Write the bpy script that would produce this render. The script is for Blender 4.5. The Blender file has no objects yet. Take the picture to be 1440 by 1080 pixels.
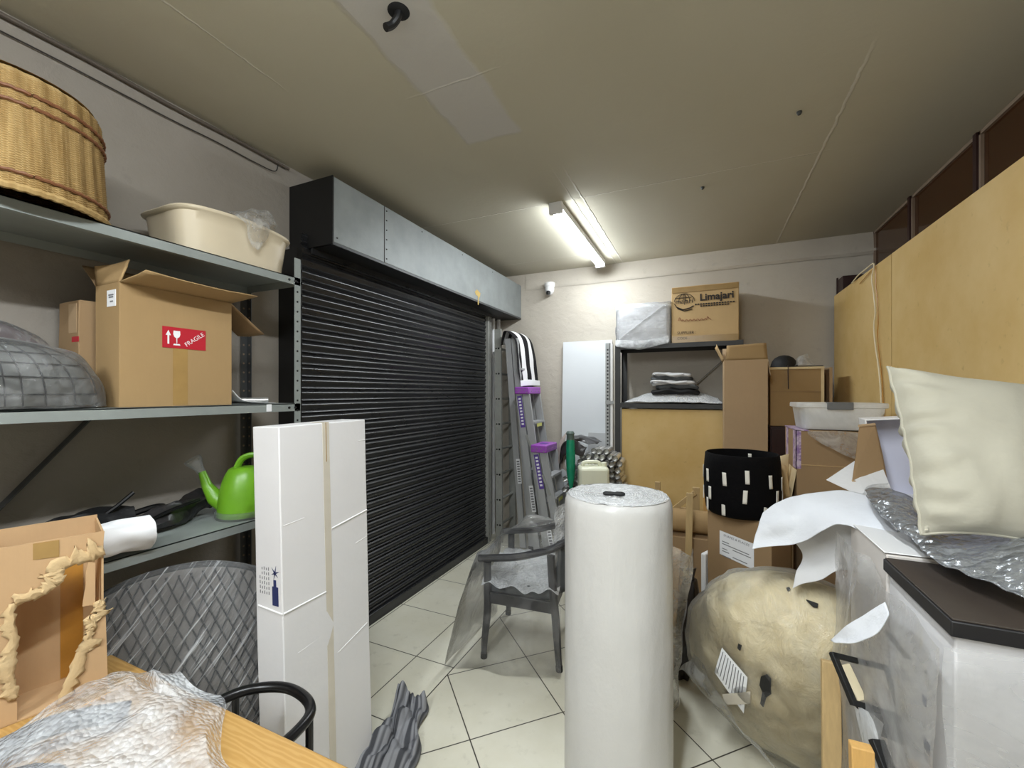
import bpy, bmesh, math, random
from math import sin, cos, pi, radians, sqrt
from mathutils import Vector, Matrix, noise
V = Vector
random.seed(7)
scn = bpy.context.scene
COL = scn.collection
CAM_H, FOC, HOR = 1.65, 600.0, 552.0
SY, CY = sin(radians(24.2)), cos(radians(24.2))
CEIL = 3.04; WL, WR, WB, WF = -2.33, 1.38, 4.65, -2.6

# ---- survey helpers: photo pixel + known depth / plane -> place in the room (metres)
def ray(u, v):
    a = (u - 720.0) / FOC; b = (HOR - v) / FOC
    return V((a*CY - SY, a*SY + CY, b))
def P(u, v, t): return V((0, 0, CAM_H)) + ray(u, v)*t
def onX(u, v, X): r = ray(u, v); return V((0, 0, CAM_H)) + r*(X/r.x)
def onY(u, v, Y): r = ray(u, v); return V((0, 0, CAM_H)) + r*(Y/r.y)
def onZ(u, v, Z): r = ray(u, v); return V((0, 0, CAM_H)) + r*((Z-CAM_H)/r.z)

# ---------------------------------------------------------------- materials
def lin(c):
    if isinstance(c, str):
        c = [int(c[i:i+2], 16)/255 for i in (0, 2, 4)]
    return tuple((x/12.92 if x <= .04045 else ((x+.055)/1.055)**2.4) for x in c) + (1,)
class NT:
    def __init__(s, name):
        s.m = bpy.data.materials.new(name); s.m.use_nodes = True
        s.t = s.m.node_tree; s.t.nodes.clear()
        s.out = s.n('ShaderNodeOutputMaterial')
    def n(s, typ, **kw):
        x = s.t.nodes.new(typ)
        for k, v in kw.items():
            if k.startswith('i_'):
                x.inputs[k[2:].replace('_', ' ')].default_value = v
            else: setattr(x, k, v)
        return x
    def l(s, a, b): s.t.links.new(a, b)
    def coord(s, which='Object'):
        if not hasattr(s, 'tc'): s.tc = s.n('ShaderNodeTexCoord')
        return s.tc.outputs[which]
    def mapped(s, scale=(1, 1, 1), rot=(0, 0, 0), loc=(0, 0, 0), src=None):
        mp = s.n('ShaderNodeMapping')
        mp.inputs['Scale'].default_value = scale; mp.inputs['Rotation'].default_value = rot; mp.inputs['Location'].default_value = loc
        s.l(src or s.coord(), mp.inputs['Vector']); return mp.outputs['Vector']
    def noise(s, scale, detail=4, rough=.55, vec=None, dist=0):
        x = s.n('ShaderNodeTexNoise'); x.inputs['Scale'].default_value = scale
        x.inputs['Detail'].default_value = detail; x.inputs['Roughness'].default_value = rough; x.inputs['Distortion'].default_value = dist
        s.l(vec or s.coord(), x.inputs['Vector']); return x.outputs['Fac']
    def ramp(s, fac, stops):
        r = s.n('ShaderNodeValToRGB'); e = r.color_ramp.elements
        while len(e) < len(stops): e.new(.5)
        for k, (p, c) in zip(e, stops):
            k.position = p; k.color = c if len(c) == 4 else tuple(c)+(1,)
        s.l(fac, r.inputs['Fac']); return r.outputs['Color']
    def mix(s, fac, a, b, mode='MIX'):
        x = s.n('ShaderNodeMix', data_type='RGBA', blend_type=mode)
        for val, sock in ((fac, x.inputs[0]), (a, x.inputs[6]), (b, x.inputs[7])):
            if hasattr(val, 'is_output'): s.l(val, sock)
            else: sock.default_value = val
        return x.outputs[2]
    def math(s, op, a, b=0, c=0, clamp=False):
        x = s.n('ShaderNodeMath', operation=op); x.use_clamp = clamp
        for val, sock in zip((a, b, c), x.inputs):
            if hasattr(val, 'is_output'): s.l(val, sock)
            else: sock.default_value = val
        return x.outputs[0]
    def sep(s, vec=None):
        x = s.n('ShaderNodeSeparateXYZ'); s.l(vec or s.coord(), x.inputs[0]); return x.outputs
    def bump(s, h, strength=.3, dist=.01, prev=None):
        b = s.n('ShaderNodeBump'); b.inputs['Strength'].default_value = strength; b.inputs['Distance'].default_value = dist
        s.l(h, b.inputs['Height'])
        if prev: s.l(prev, b.inputs['Normal'])
        return b.outputs['Normal']
    def pbr(s, col, rough=.6, metal=0, spec=.5, normal=None, **kw):
        p = s.n('ShaderNodeBsdfPrincipled')
        for val, nm in ((col, 'Base Color'), (rough, 'Roughness'), (metal, 'Metallic'), (spec, 'Specular IOR Level')):
            if hasattr(val, 'is_output'): s.l(val, p.inputs[nm])
            else: p.inputs[nm].default_value = val
        for k, v in kw.items(): p.inputs[k.replace('_', ' ')].default_value = v
        if normal: s.l(normal, p.inputs['Normal'])
        return p.outputs[0]
    def done(s, sh): s.l(sh, s.out.inputs['Surface']); return s.m

def dark(c, k): return (c[0]*k, c[1]*k, c[2]*k, 1)
def simple(name, c, rough=.6, metal=0, var=.12, vs=6, bump=0, bs=60, stretch=(1, 1, 1), spec=.5, bd=.004, **kw):
    t = NT(name); c = lin(c)
    vec = t.mapped(stretch)
    n = t.noise(vs, 5, .6, vec)
    col = t.mix(n, dark(c, 1-var*1.6), dark(c, 1+var*1.2))
    nr = t.bump(t.noise(bs, 4, .6, vec), bump, bd) if bump else None
    return t.done(t.pbr(col, rough, metal, spec, nr, **kw))
def film(name, lo=.08, hi=.5, sc=9, tint='EDEFF0', rough=.12, bump=.6, bs=14, bubble=0, stretch=(1, 1, 1), rot=(0, 0, 0), edge=None):
    """thin clear plastic: mostly see-through, milky where it creases"""
    t = NT(name); c = lin(tint); vec = t.mapped(stretch, rot)
    a = t.noise(sc, 5, .62, vec, .8)
    fac = t.n('ShaderNodeMapRange'); fac.inputs[1].default_value = .38; fac.inputs[2].default_value = .68
    fac.inputs[3].default_value = lo; fac.inputs[4].default_value = hi; t.l(a, fac.inputs[0])
    nr = t.bump(t.noise(bs, 6, .65, vec, 1.2), bump, .02)
    if bubble:
        v = t.n('ShaderNodeTexVoronoi'); v.inputs['Scale'].default_value = bubble; t.l(t.coord(), v.inputs['Vector'])
        nr = t.bump(v.outputs['Distance'], .7, .006, nr)
    tr = t.n('ShaderNodeBsdfTransparent')
    body = t.pbr(c, rough, 0, .8, nr)
    tl = t.n('ShaderNodeBsdfTranslucent'); tl.inputs['Color'].default_value = c; mb_ = t.n('ShaderNodeMixShader'); mb_.inputs[0].default_value = .5; t.l(body, mb_.inputs[1]); t.l(tl.outputs[0], mb_.inputs[2]); body = mb_.outputs[0]
    lw = t.n('ShaderNodeLayerWeight'); lw.inputs['Blend'].default_value = .25
    f2 = t.math('MAXIMUM', fac.outputs[0], t.math('MULTIPLY', lw.outputs['Facing'], edge or .55))
    gl = t.n('ShaderNodeBsdfGlossy'); gl.inputs['Roughness'].default_value = rough; t.l(nr, gl.inputs['Normal'])
    fr = t.n('ShaderNodeFresnel'); fr.inputs['IOR'].default_value = 1.45; t.l(nr, fr.inputs['Normal'])
    m0 = t.n('ShaderNodeMixShader'); t.l(fr.outputs[0], m0.inputs[0]); t.l(tr.outputs[0], m0.inputs[1]); t.l(gl.outputs[0], m0.inputs[2])
    m1 = t.n('ShaderNodeMixShader'); t.l(f2, m1.inputs[0]); t.l(m0.outputs[0], m1.inputs[1]); t.l(body, m1.inputs[2])
    return t.done(m1.outputs[0])

# ---------------------------------------------------------------- mesh builder
class MB:
    def __init__(s, M=None): s.v = []; s.f = []; s.M = M
    def add(s, vs, fs):
        k = len(s.v)
        s.v += [(s.M @ V(p)) if s.M else V(p) for p in vs]
        s.f += [tuple(i+k for i in q) for q in fs]
        return s
    def hexa(s, b, t):      # 4 bottom ccw, 4 top
        return s.add(list(b)+list(t), [(3, 2, 1, 0), (4, 5, 6, 7), (0, 1, 5, 4), (1, 2, 6, 5), (2, 3, 7, 6), (3, 0, 4, 7)])
    def box(s, lo, hi):
        x0, y0, z0 = lo; x1, y1, z1 = hi
        return s.hexa([(x0, y0, z0), (x1, y0, z0), (x1, y1, z0), (x0, y1, z0)], [(x0, y0, z1), (x1, y0, z1), (x1, y1, z1), (x0, y1, z1)])
    def bar(s, p, q, w, h, up=(0, 0, 1)):   # rectangular bar from p to q
        p, q = V(p), V(q); d = (q-p).normalized(); up = V(up)
        sx = d.cross(up)
        if sx.length < 1e-4: sx = d.cross(V((1, 0, 0)))
        sx.normalize(); uz = sx.cross(d)
        o = [(-w/2, -h/2), (w/2, -h/2), (w/2, h/2), (-w/2, h/2)]
        return s.hexa([p+sx*a+uz*b for a, b in o], [q+sx*a+uz*b for a, b in o])
    def prism(s, poly, off):
        off = V(off); n = len(poly); a = [V(p) for p in poly]
        return s.add(a+[p+off for p in a], [tuple(range(n))[::-1], tuple(range(n, 2*n))]+[(i, (i+1) % n, n+(i+1) % n, n+i) for i in range(n)])
    def tube(s, pts, r, n=10, closed=False, flat=None):
        pts = [V(p) for p in pts]; m = len(pts)
        rs = r if isinstance(r, (list, tuple)) else [r]*m
        vs, up = [], None
        for i, p in enumerate(pts):
            a = pts[i-1] if (i or closed) else pts[i]; b = pts[(i+1) % m] if (i < m-1 or closed) else pts[i]
            d = (b-a).normalized()
            if up is None:
                up = V((0, 0, 1)) if abs(d.z) < .9 else V((1, 0, 0))
            sx = d.cross(up).normalized(); up = sx.cross(d).normalized()
            for k in range(n):
                th = 2*pi*k/n
                vs.append(p + (sx*cos(th)*(flat or 1) + up*sin(th))*rs[i])
        fs = [(i*n+k, i*n+(k+1) % n, ((i+1) % m)*n+(k+1) % n, ((i+1) % m)*n+k) for i in range(m if closed else m-1) for k in range(n)]
        if not closed: fs += [tuple(range(n))[::-1], tuple(range((m-1)*n, m*n))]
        return s.add(vs, fs)
    def lathe(s, prof, c=(0, 0, 0), n=40, f=None, cap0=True, cap1=True):
        c = V(c); m = len(prof); vs = []
        for j, (r, z) in enumerate(prof):
            for k in range(n):
                th = 2*pi*k/n; rr = r + (f(th, z, r) if f else 0)
                vs.append(c+V((rr*cos(th), rr*sin(th), z)))
        fs = [(j*n+k, j*n+(k+1) % n, (j+1)*n+(k+1) % n, (j+1)*n+k) for j in range(m-1) for k in range(n)]
        if cap0: fs.append(tuple(range(n))[::-1])
        if cap1: fs.append(tuple(range((m-1)*n, m*n)))
        return s.add(vs, fs)
    def grid(s, fn, nu, nv, cu=False):
        vs = [fn(i/nu, j/nv) for j in range(nv+1) for i in range(nu if cu else nu+1)]
        w = nu if cu else nu+1
        return s.add(vs, [(j*w+i, j*w+(i+1) % w, (j+1)*w+(i+1) % w, (j+1)*w+i) for j in range(nv) for i in range(nu)])
    def soft(s, w, d, h, n=8, amp=.003, sc=5, seed=0, M=None, bulge=0):
        """box w x d x h standing on z=0, skin slightly uneven"""
        bm = bmesh.new(); bmesh.ops.create_cube(bm, size=1)
        bmesh.ops.subdivide_edges(bm, edges=bm.edges[:], cuts=n, use_grid_fill=True)
        vs = []
        for q in bm.verts:
            c = q.co.copy(); e = (1-4*c.x*c.x, 1-4*c.y*c.y, 1-4*c.z*c.z)
            p = V((c.x*w, c.y*d, (c.z+.5)*h))
            if bulge:
                p.x += (1 if c.x > 0 else -1)*bulge*(e[1]*e[2] if abs(c.x) > .499 else 0)
                p.y += (1 if c.y > 0 else -1)*bulge*(e[0]*e[2] if abs(c.y) > .499 else 0)
                p.z += bulge*(e[0]*e[1] if c.z > .499 else 0)
            p += noise.noise_vector(p*sc+V((seed*3.1, seed, -seed)))*amp
            p.z = max(p.z, 0)
            vs.append((M @ p) if M else p)
        s.add(vs, [tuple(x.index for x in f.verts) for f in bm.faces]); bm.free(); return s
    def build(s, name, mat, parent=None, smooth=35, bevel=0, solid=0, sub=0, org=None):
        me = bpy.data.meshes.new(name)
        vs = s.v
        if parent is not None: o0 = abs_loc(parent)
        elif org is not None: o0 = V(org)
        else:
            zs = min(p.z for p in vs)
            o0 = V(((min(p.x for p in vs)+max(p.x for p in vs))/2, (min(p.y for p in vs)+max(p.y for p in vs))/2, zs))
        me.from_pydata([tuple(p-o0) for p in vs], [], s.f); me.update()
        bm = bmesh.new(); bm.from_mesh(me); bmesh.ops.recalc_face_normals(bm, faces=bm.faces[:]); bm.to_mesh(me); bm.free()
        if smooth:
            for f in me.polygons: f.use_smooth = True
            me.set_sharp_from_angle(angle=radians(smooth))
        me.materials.append(mat)
        if getattr(s, 'attr', None):
            at = me.attributes.new('su', 'FLOAT', 'POINT')
            at.data.foreach_set('value', s.attr)
        o = bpy.data.objects.new(name, me); COL.objects.link(o)
        if parent is not None:
            o.parent = parent; o.location = (0, 0, 0); WLOC[o.name] = o0
        else: o.location = o0; WLOC[o.name] = o0
        if solid:
            q = o.modifiers.new('thick', 'SOLIDIFY'); q.thickness = solid; q.offset = 0
        if bevel:
            q = o.modifiers.new('bevel', 'BEVEL'); q.width = bevel; q.segments = 2; q.limit_method = 'ANGLE'; q.angle_limit = radians(40)
        if sub:
            q = o.modifiers.new('sub', 'SUBSURF'); q.levels = q.render_levels = sub
        return o
WLOC = {}
def abs_loc(o): return WLOC[o.name]
def tag(o, label, cat, group=None):
    o['label'] = label; o['category'] = cat
    if group: o['group'] = group
    return o
def thing(name, label, cat, loc, group=None):
    o = bpy.data.objects.new(name, None); COL.objects.link(o); o.location = loc; o.empty_display_size = .1
    WLOC[o.name] = V(loc); return tag(o, label, cat, group)
def struct(o): o['kind'] = 'structure'; return o
def lab(o, s): o['label'] = s; return o

def cr(p0, p1, p2, p3, t):
    return ((p1*2)+(p2-p0)*t+(p0*2-p1*5+p2*4-p3)*t*t+(p1*3-p0-p2*3+p3)*t*t*t)*.5
def crv(pts, t):
    n = len(pts)-1; x = min(max(t, 0), .99999)*n; i = int(x); f = x-i
    g = lambda k: pts[min(max(k, 0), n)]
    return cr(g(i-1), g(i), g(i+1), g(i+2), f)
def path(pts, n=24):
    pts = [V(p) for p in pts]; return [crv(pts, i/n) for i in range(n+1)]
def patch(rows, nu=30, nv=30, amp=.01, sc=6, seed=0, mb=None, amp2=0, sc2=25):
    rows = [[V(p) for p in r] for r in rows]
    def fn(u, v):
        p = crv([crv(r, u) for r in rows], v)
        p = p+noise.noise_vector(p*sc+V((seed*1.7, -seed, seed*.6)))*amp
        if amp2: p = p+noise.noise_vector(p*sc2+V((seed, seed, seed)))*amp2
        return p
    return (mb or MB()).grid(fn, nu, nv)
def frame(o, ang, tilt=None):
    return Matrix.Translation(V(o)) @ Matrix.Rotation(radians(ang), 4, 'Z')
def text(s, size, o, xd, yd, mat, parent, name='printed_text', align='CENTER', ext=.0006, bold=0):
    cu = bpy.data.curves.new('t', 'FONT'); cu.offset = bold; cu.body = s; cu.size = size; cu.align_x = align; cu.align_y = 'CENTER'; cu.resolution_u = 3
    to = bpy.data.objects.new('t', cu); COL.objects.link(to)
    dg = bpy.context.evaluated_depsgraph_get(); me = bpy.data.meshes.new_from_object(to.evaluated_get(dg))
    xd, yd = V(xd).normalized(), V(yd).normalized(); zd = xd.cross(yd)
    mb = MB(); o = V(o)
    mb.add([o+xd*q.co.x+yd*q.co.y+zd*ext for q in me.vertices], [tuple(f.vertices) for f in me.polygons])
    bpy.data.objects.remove(to); bpy.data.curves.remove(cu); bpy.data.meshes.remove(me)
    return mb.build(name, mat, parent, smooth=0)
def plate(mb, o, xd, yd, w, h, th=.001):   # thin rectangle lying on a face, centre o
    o, xd, yd = V(o), V(xd).normalized(), V(yd).normalized(); z = xd.cross(yd)
    c = [o-xd*w/2-yd*h/2, o+xd*w/2-yd*h/2, o+xd*w/2+yd*h/2, o-xd*w/2+yd*h/2]
    return mb.prism([p-z*.0006 for p in c], z*(th+.0006))
# ================================================================= materials
MT = {}
def build_mats():
    # plaster walls
    def plaster(name, c1, c2, crackw=.5):
        t = NT(name)
        a = t.noise(1.3, 6, .6); b = t.noise(9, 6, .65)
        col = t.mix(t.ramp(a, [(.3, (0, 0, 0)), (.72, (1, 1, 1))]), lin(c1), lin(c2))
        sp = t.ramp(b, [(.60, (0, 0, 0)), (.75, (1, 1, 1))])
        col = t.mix(t.math('MULTIPLY', sp, .35), col, dark(lin(c1), .55))
        h = t.noise(6, 7, .62, t.mapped((1, 1, 1.25)), .3)
        nr = t.bump(h, .32, .03); nr = t.bump(t.noise(120, 3), .2, .003, nr)
        return t.done(t.pbr(col, .85, 0, .25, nr))
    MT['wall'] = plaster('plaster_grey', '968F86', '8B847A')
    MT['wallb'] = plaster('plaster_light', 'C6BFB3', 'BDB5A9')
    # ceiling : paint, filler strip of the removed lamp, board joints
    t = NT('ceiling_paint'); x, y, z = t.sep(); 
    base = t.mix(t.noise(1.6, 5), lin('B9B4A2'), lin('C2BDAC'))
    wob = t.math('MULTIPLY', t.math('SUBTRACT', t.noise(7, 4), .5), .06)
    xw = t.math('ADD', x, wob); yw = t.math('ADD', y, wob)
    def band(s, lo, hi, soft=.012):
        m1 = t.n('ShaderNodeMapRange'); m1.inputs[1].default_value = lo-soft; m1.inputs[2].default_value = lo+soft; t.l(s, m1.inputs[0])
        m2 = t.n('ShaderNodeMapRange'); m2.inputs[1].default_value = hi-soft; m2.inputs[2].default_value = hi+soft; m2.inputs[3].default_value = 1; m2.inputs[4].default_value = 0; t.l(s, m2.inputs[0])
        return t.math('MULTIPLY', m1.outputs[0], m2.outputs[0])
    strip = t.math('MULTIPLY', band(xw, -1.2, -.89), band(yw, .4, 2.09))
    col = t.mix(strip, base, lin('C2BFBB'))
    wob2 = t.math('MULTIPLY', t.math('SUBTRACT', t.noise(16, 5), .5), .022)
    x2 = t.math('ADD', x, wob2); y2 = t.math('ADD', y, wob2)
    lines = None
    for s, c, w, s2, lo, hi in ((x2, -.86, .004, y, 2.6, 4.65), (x2, -.79, .005, y, 2.6, 4.65), (x2, .62, .006, y, 2.2, 4.65), (y2, 2.98, .004, x, -2.3, .6), (y2, 4.22, .003, x, -2.3, -.9), (y2, 1.64, .004, x, -1.2, -.88), (x2, -1.75, .003, y, .3, 1.3)):
        q = t.math('MULTIPLY', band(s, c-w, c+w, .003), band(s2, lo, hi, .1))
        lines = q if lines is None else t.math('MAXIMUM', lines, q)
    col = t.mix(t.math('MULTIPLY', lines, .55), col, lin('DAD6CE'))
    nr = t.bump(t.math('ADD', lines, t.math('MULTIPLY', strip, .6)), .6, .006)
    nr = t.bump(t.noise(3, 6, .6), .25, .02, nr)
    MT['ceil'] = t.done(t.pbr(col, .8, 0, .25, nr))
    # floor: straight tiles by the shutter, diagonal tiles in the room
    t = NT('floor_tiles'); x, y, z = t.sep(); TS = .4945
    def grout(s, off, w=.0032):
        d = t.math('PINGPONG', t.math('SUBTRACT', s, off), TS/2)
        m = t.n('ShaderNodeMapRange'); m.inputs[1].default_value = w*.6; m.inputs[2].default_value = w*1.25; m.inputs[3].default_value = 1; m.inputs[4].default_value = 0
        t.l(d, m.inputs[0]); return m.outputs[0]
    zone = t.math('GREATER_THAN', x, -1.368)
    u = t.math('MULTIPLY', t.math('ADD', x, y), .70711); v = t.math('MULTIPLY', t.math('SUBTRACT', y, x), .70711)
    gd = t.math('MAXIMUM', grout(u, .5332), grout(v, 2.4607))
    gs = t.math('MAXIMUM', grout(x, -1.64), grout(y, 2.19))
    g = t.n('ShaderNodeMix'); t.l(zone, g.inputs[0]); t.l(gs, g.inputs[2]); t.l(gd, g.inputs[3])
    edge = t.math('LESS_THAN', t.math('ABSOLUTE', t.math('ADD', x, 1.368)), .0034)
    g = t.math('MAXIMUM', g.outputs[0], edge)
    a = t.noise(2.2, 6, .62); b = t.noise(14, 5, .6)
    col = t.mix(t.ramp(a, [(.35, (0, 0, 0)), (.7, (1, 1, 1))]), lin('D6D2BF'), lin('E2DFD0'))
    col = t.mix(t.math('MULTIPLY', t.ramp(b, [(.58, (0, 0, 0)), (.78, (1, 1, 1))]), .4), col, lin('A8A391'))
    col = t.mix(g, col, lin('3A362D'))
    rg = t.math('ADD', t.math('MULTIPLY', b, .25), .22)
    nr = t.bump(g, -.4, .003); nr = t.bump(t.noise(60, 3), .05, .002, nr)
    MT['floor'] = t.done(t.pbr(col, rg, 0, .45, nr))
    # steel, paint
    MT['hood'] = simple('galvanised_sheet', '878C8C', .5, .2, .22, 5, .15, 14, bd=.01)
    MT['black'] = simple('black_paint', '0D0D0E', .5, 0, .2, 6)
    t = NT('shutter_steel'); b = t.noise(6, 5, .6, t.mapped((1, 1, 6)))
    MT['slat'] = t.done(t.pbr(t.mix(b, lin('1D1D1F'), lin('2F3032')), t.math('ADD', t.math('MULTIPLY', b, .2), .2), .25, .7))
    MT['shelf'] = simple('grey_shelf_steel', '8A908D', .5, .05, .15, 7)
    MT['shelfd'] = simple('dark_shelf_steel', '3A3A3A', .5, .2, .2, 9)
    MT['post'] = simple('post_steel', '4A4C4D', .5, .25, .15, 9)
    MT['postl'] = simple('pale_post_steel', 'A9ABAB', .5, .25, .1, 9)
    MT['hole'] = simple('hole_black', '0A0A0A', .8, 0, 0)
    MT['alu'] = simple('ladder_aluminium', 'A9AAAB', .45, .2, .12, 10, .08, 30, stretch=(4, 4, .6))
    MT['alud'] = simple('worn_aluminium', '9C9D98', .48, .2, .16, 12)
    MT['chrome'] = simple('tube_metal', 'D0D0CE', .25, .6, .15, 10)
    MT['purple'] = simple('purple_plastic', '9A50B4', .4, 0, .08)
    MT['purpled'] = simple('purple_label', '5A4094', .5, 0, .05)
    MT['yellow'] = simple('yellow_sticker', 'D6D878', .5, 0, .05)
    MT['white'] = simple('white_paint', 'E8E8E8', .5, 0, .03)
    MT['paper'] = simple('white_paper', 'E9EAEC', .7, 0, .03, 9)
    MT['panelw'] = simple('white_board', 'E1E5E8', .45, 0, .02, 3)
    MT['ink'] = simple('dark_ink', '2A2420', .7, 0, .05)
    MT['inkblue'] = simple('navy_ink', '27305E', .6, 0, .05)
    MT['inkred'] = simple('pen_red', '8A4A34', .7, 0, .05)
    MT['grey'] = simple('grey_print', '7C7C80', .7, 0, .05)
    MT['red'] = simple('red_label', 'B3182A', .5, 0, .05)
    # boards and boxes
    def card(name, c, var=.1):
        t = NT(name); c = lin(c)
        a = t.noise(3, 6, .6); f = t.noise(90, 3, .6, t.mapped((1, 1, .12)))
        col = t.mix(a, dark(c, 1-var), dark(c, 1+var)); col = t.mix(t.math('MULTIPLY', f, .18), col, dark(c, .7))
        nr = t.bump(t.noise(6, 5), .25, .012); nr = t.bump(f, .1, .002, nr)
        return t.done(t.pbr(col, .78, 0, .25, nr))
    MT['card'] = card('kraft_cardboard', 'A2865E')
    MT['cardl'] = card('light_cardboard', 'C4A679')
    MT['cardd'] = card('brown_cardboard', '9A7F5E')
    MT['cardo'] = card('torn_cardboard', 'C2A078', .16)
    MT['cardin'] = card('cardboard_core', 'D9C49B', .2)
    MT['cardk'] = card('dull_cardboard', 'B39877')
    MT['tape'] = simple('parcel_tape', 'A0814F', .25, 0, .15, 12)
    MT['tapeo'] = simple('orange_tape', 'B07C34', .3, 0, .2, 12)
    MT['tapec'] = simple('clear_tape_buff', 'CFC8BA', .25, 0, .08, 12)
    t = NT('hardboard_tan'); c = lin('C6A465')
    a = t.noise(2.2, 6, .6); s = t.noise(26, 3, .5)
    col = t.mix(t.ramp(a, [(.3, (0, 0, 0)), (.75, (1, 1, 1))]), lin('C5A362'), lin('D8BC85'))
    col = t.mix(t.math('MULTIPLY', t.ramp(s, [(.66, (0, 0, 0)), (.78, (1, 1, 1))]), .3), col, lin('8F7440'))
    MT['board'] = t.done(t.pbr(col, .6, 0, .3, t.bump(t.noise(200, 2), .08, .001)))
    MT['maroon'] = simple('dark_maroon_wood', '2E1512', .4, 0, .25, 5, stretch=(6, 6, .6))
    t = NT('brown_tinted_glass')
    MT['bglass'] = t.done(t.pbr(t.mix(t.noise(2, 4), lin('38200F'), lin('4A2D16')), .12, 0, .5))
    MT['bead'] = simple('glazing_bead', '8B7866', .5, 0, .2, 8)
    t = NT('pine_wood'); w = t.n('ShaderNodeTexWave'); w.bands_direction = 'Y'; w.inputs['Scale'].default_value = 16; w.inputs['Distortion'].default_value = 9; w.inputs['Detail'].default_value = 3; w.inputs['Detail Scale'].default_value = 1.3
    t.l(t.mapped((.25, 1.6, 1.6)), w.inputs['Vector'])
    col = t.mix(t.ramp(w.outputs['Fac'], [(.2, (0, 0, 0)), (.9, (1, 1, 1))]), lin('B58D50'), lin('C29C60'))
    fg = t.noise(30, 4, .6, t.mapped((1, 22, 22))); col = t.mix(t.math('MULTIPLY', fg, .4), col, lin('A57C40'))
    MT['pine'] = t.done(t.pbr(col, .4, 0, .4))
    MT['timber'] = simple('raw_timber', 'B59A6C', .7, 0, .2, 14, .15, 40, stretch=(5, 5, .5))
    MT['timberp'] = simple('pine_stick', 'CFA25E', .65, 0, .2, 14, .15, 40, stretch=(5, 5, .5))
    MT['cream'] = simple('cream_plastic', 'CCBFA6', .38, 0, .06, 4)
    MT['creamw'] = simple('cream_wood', 'E2D5B4', .5, 0, .06, 4)
    MT['jerry'] = simple('milky_plastic', 'E2E3CC', .4, 0, .05, 4)
    t = NT('green_plastic'); MT['green'] = t.done(t.pbr(t.mix(t.noise(14, 5), lin('5F931D'), lin('74AC28')), .35, 0, .5, t.bump(t.noise(40, 3), .05, .003)))
    MT['greent'] = simple('green_film_roll', '178A66', .25, 0, .25, 14, .3, 20)
    MT['clear'] = film('clear_plastic', .15, .3, 6)
    MT['blackp'] = simple('black_fabric', '121214', .7, 0, .3, 9, .4, 30)
    MT['blacks'] = simple('black_sheet_plastic', '2A2829', .3, 0, .3, 9, .5, 18)
    MT['greyf'] = simple('grey_fabric_fold', '55585A', .85, 0, .25, 9, .4, 40)
    MT['tubek'] = simple('black_tube_metal', '121214', .28, .3, .1, 9)
    MT['chairw'] = simple('charcoal_wood', '37373A', .42, 0, .2, 12, .1, 60)
    MT['foot'] = simple('black_rubber', '0B0B0B', .6, 0, .05)
    # bubble wraps and films
    def bubblew(name, c, sc, rough=.3, lo=.85, hi=1.0, st=(1, 1, 1), met=0):
        t = NT(name); c = lin(c)
        vo = t.n('ShaderNodeTexVoronoi'); vo.inputs['Scale'].default_value = sc; t.l(t.mapped(st), vo.inputs['Vector'])
        nr = t.bump(t.noise(9, 6, .6), .5, .03); nr = t.bump(t.math('SUBTRACT', 1, vo.outputs['Distance']), 1, .009, nr)
        body = t.pbr(t.mix(t.noise(3, 5), dark(c, .93), dark(c, 1.03)), rough, met, .6, nr)
        tr = t.n('ShaderNodeBsdfTransparent'); m = t.n('ShaderNodeMixShader')
        mr = t.n('ShaderNodeMapRange'); mr.inputs[1].default_value = .35; mr.inputs[2].default_value = .65; mr.inputs[3].default_value = lo; mr.inputs[4].default_value = hi
        t.l(t.noise(7, 5, .6), mr.inputs[0]); t.l(mr.outputs[0], m.inputs[0]); t.l(tr.outputs[0], m.inputs[1]); t.l(body, m.inputs[2])
        return t.done(m.outputs[0])
    t = NT('bubble_roll'); vo = t.n('ShaderNodeTexVoronoi'); vo.inputs['Scale'].default_value = 62; t.l(t.coord(), vo.inputs['Vector'])
    nr = t.bump(t.noise(3.5, 6, .6, t.mapped((1, 1, .6))), .4, .03); nr = t.bump(vo.outputs['Distance'], -1, .035, nr)
    MT['roll'] = t.done(t.pbr(t.mix(t.noise(4, 5), lin('C3C2BF'), lin('CFCECC')), .34, 0, .5, nr))
    t = NT('bubble_roll_end'); x, y, z = t.sep(); r = t.math('SQRT', t.math('ADD', t.math('MULTIPLY', x, x), t.math('MULTIPLY', y, y)))
    nr = t.bump(t.math('SINE', t.math('MULTIPLY', r, 700)), .5, .004); nr = t.bump(t.noise(90, 5, .7), .9, .01, nr)
    MT['rolltop'] = t.done(t.pbr(t.mix(t.noise(60, 3), lin('D8DADC'), lin('F2F4F6')), .25, 0, .6, nr))
    MT['bubble'] = bubblew('bubble_sheet', 'E6E9EC', 75, .13, .2, .72)
    MT['bubblesilver'] = bubblew('bubble_sheet_silver', 'A9ADB2', 42, .2, .8, .98, met=.6)
    MT['bubblew'] = bubblew('bubble_sheet_white', 'E6E8EA', 80, .25, .75, .97)
    MT['foam'] = simple('white_foam_sheet', 'D8DBE1', .55, 0, .03, 5, .25, 16, bd=.02)
    MT['foamg'] = simple('grey_foam_sheet', 'D3D3D4', .6, 0, .05, 5, .2, 18, bd=.02)
    MT['film'] = film('clear_film', .03, .3, 7, bs=11)
    MT['filmm'] = film('milky_film', .12, .5, 2.2, 'F6F7F8', rough=.2, bs=6, bump=.4)
    MT['filmbag'] = film('bag_film', .01, .16, 5, 'FAFAFA', bs=10, edge=.25)
    MT['stretch'] = film('stretch_film', .0, .22, 7, 'D9DCDE', .1, .5, 12, stretch=(1, 1, 1))
    MT['wrapw'] = simple('white_wrapping', 'F3F4F7', .35, 0, .04, 6, .3, 12, bd=.015)
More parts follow.
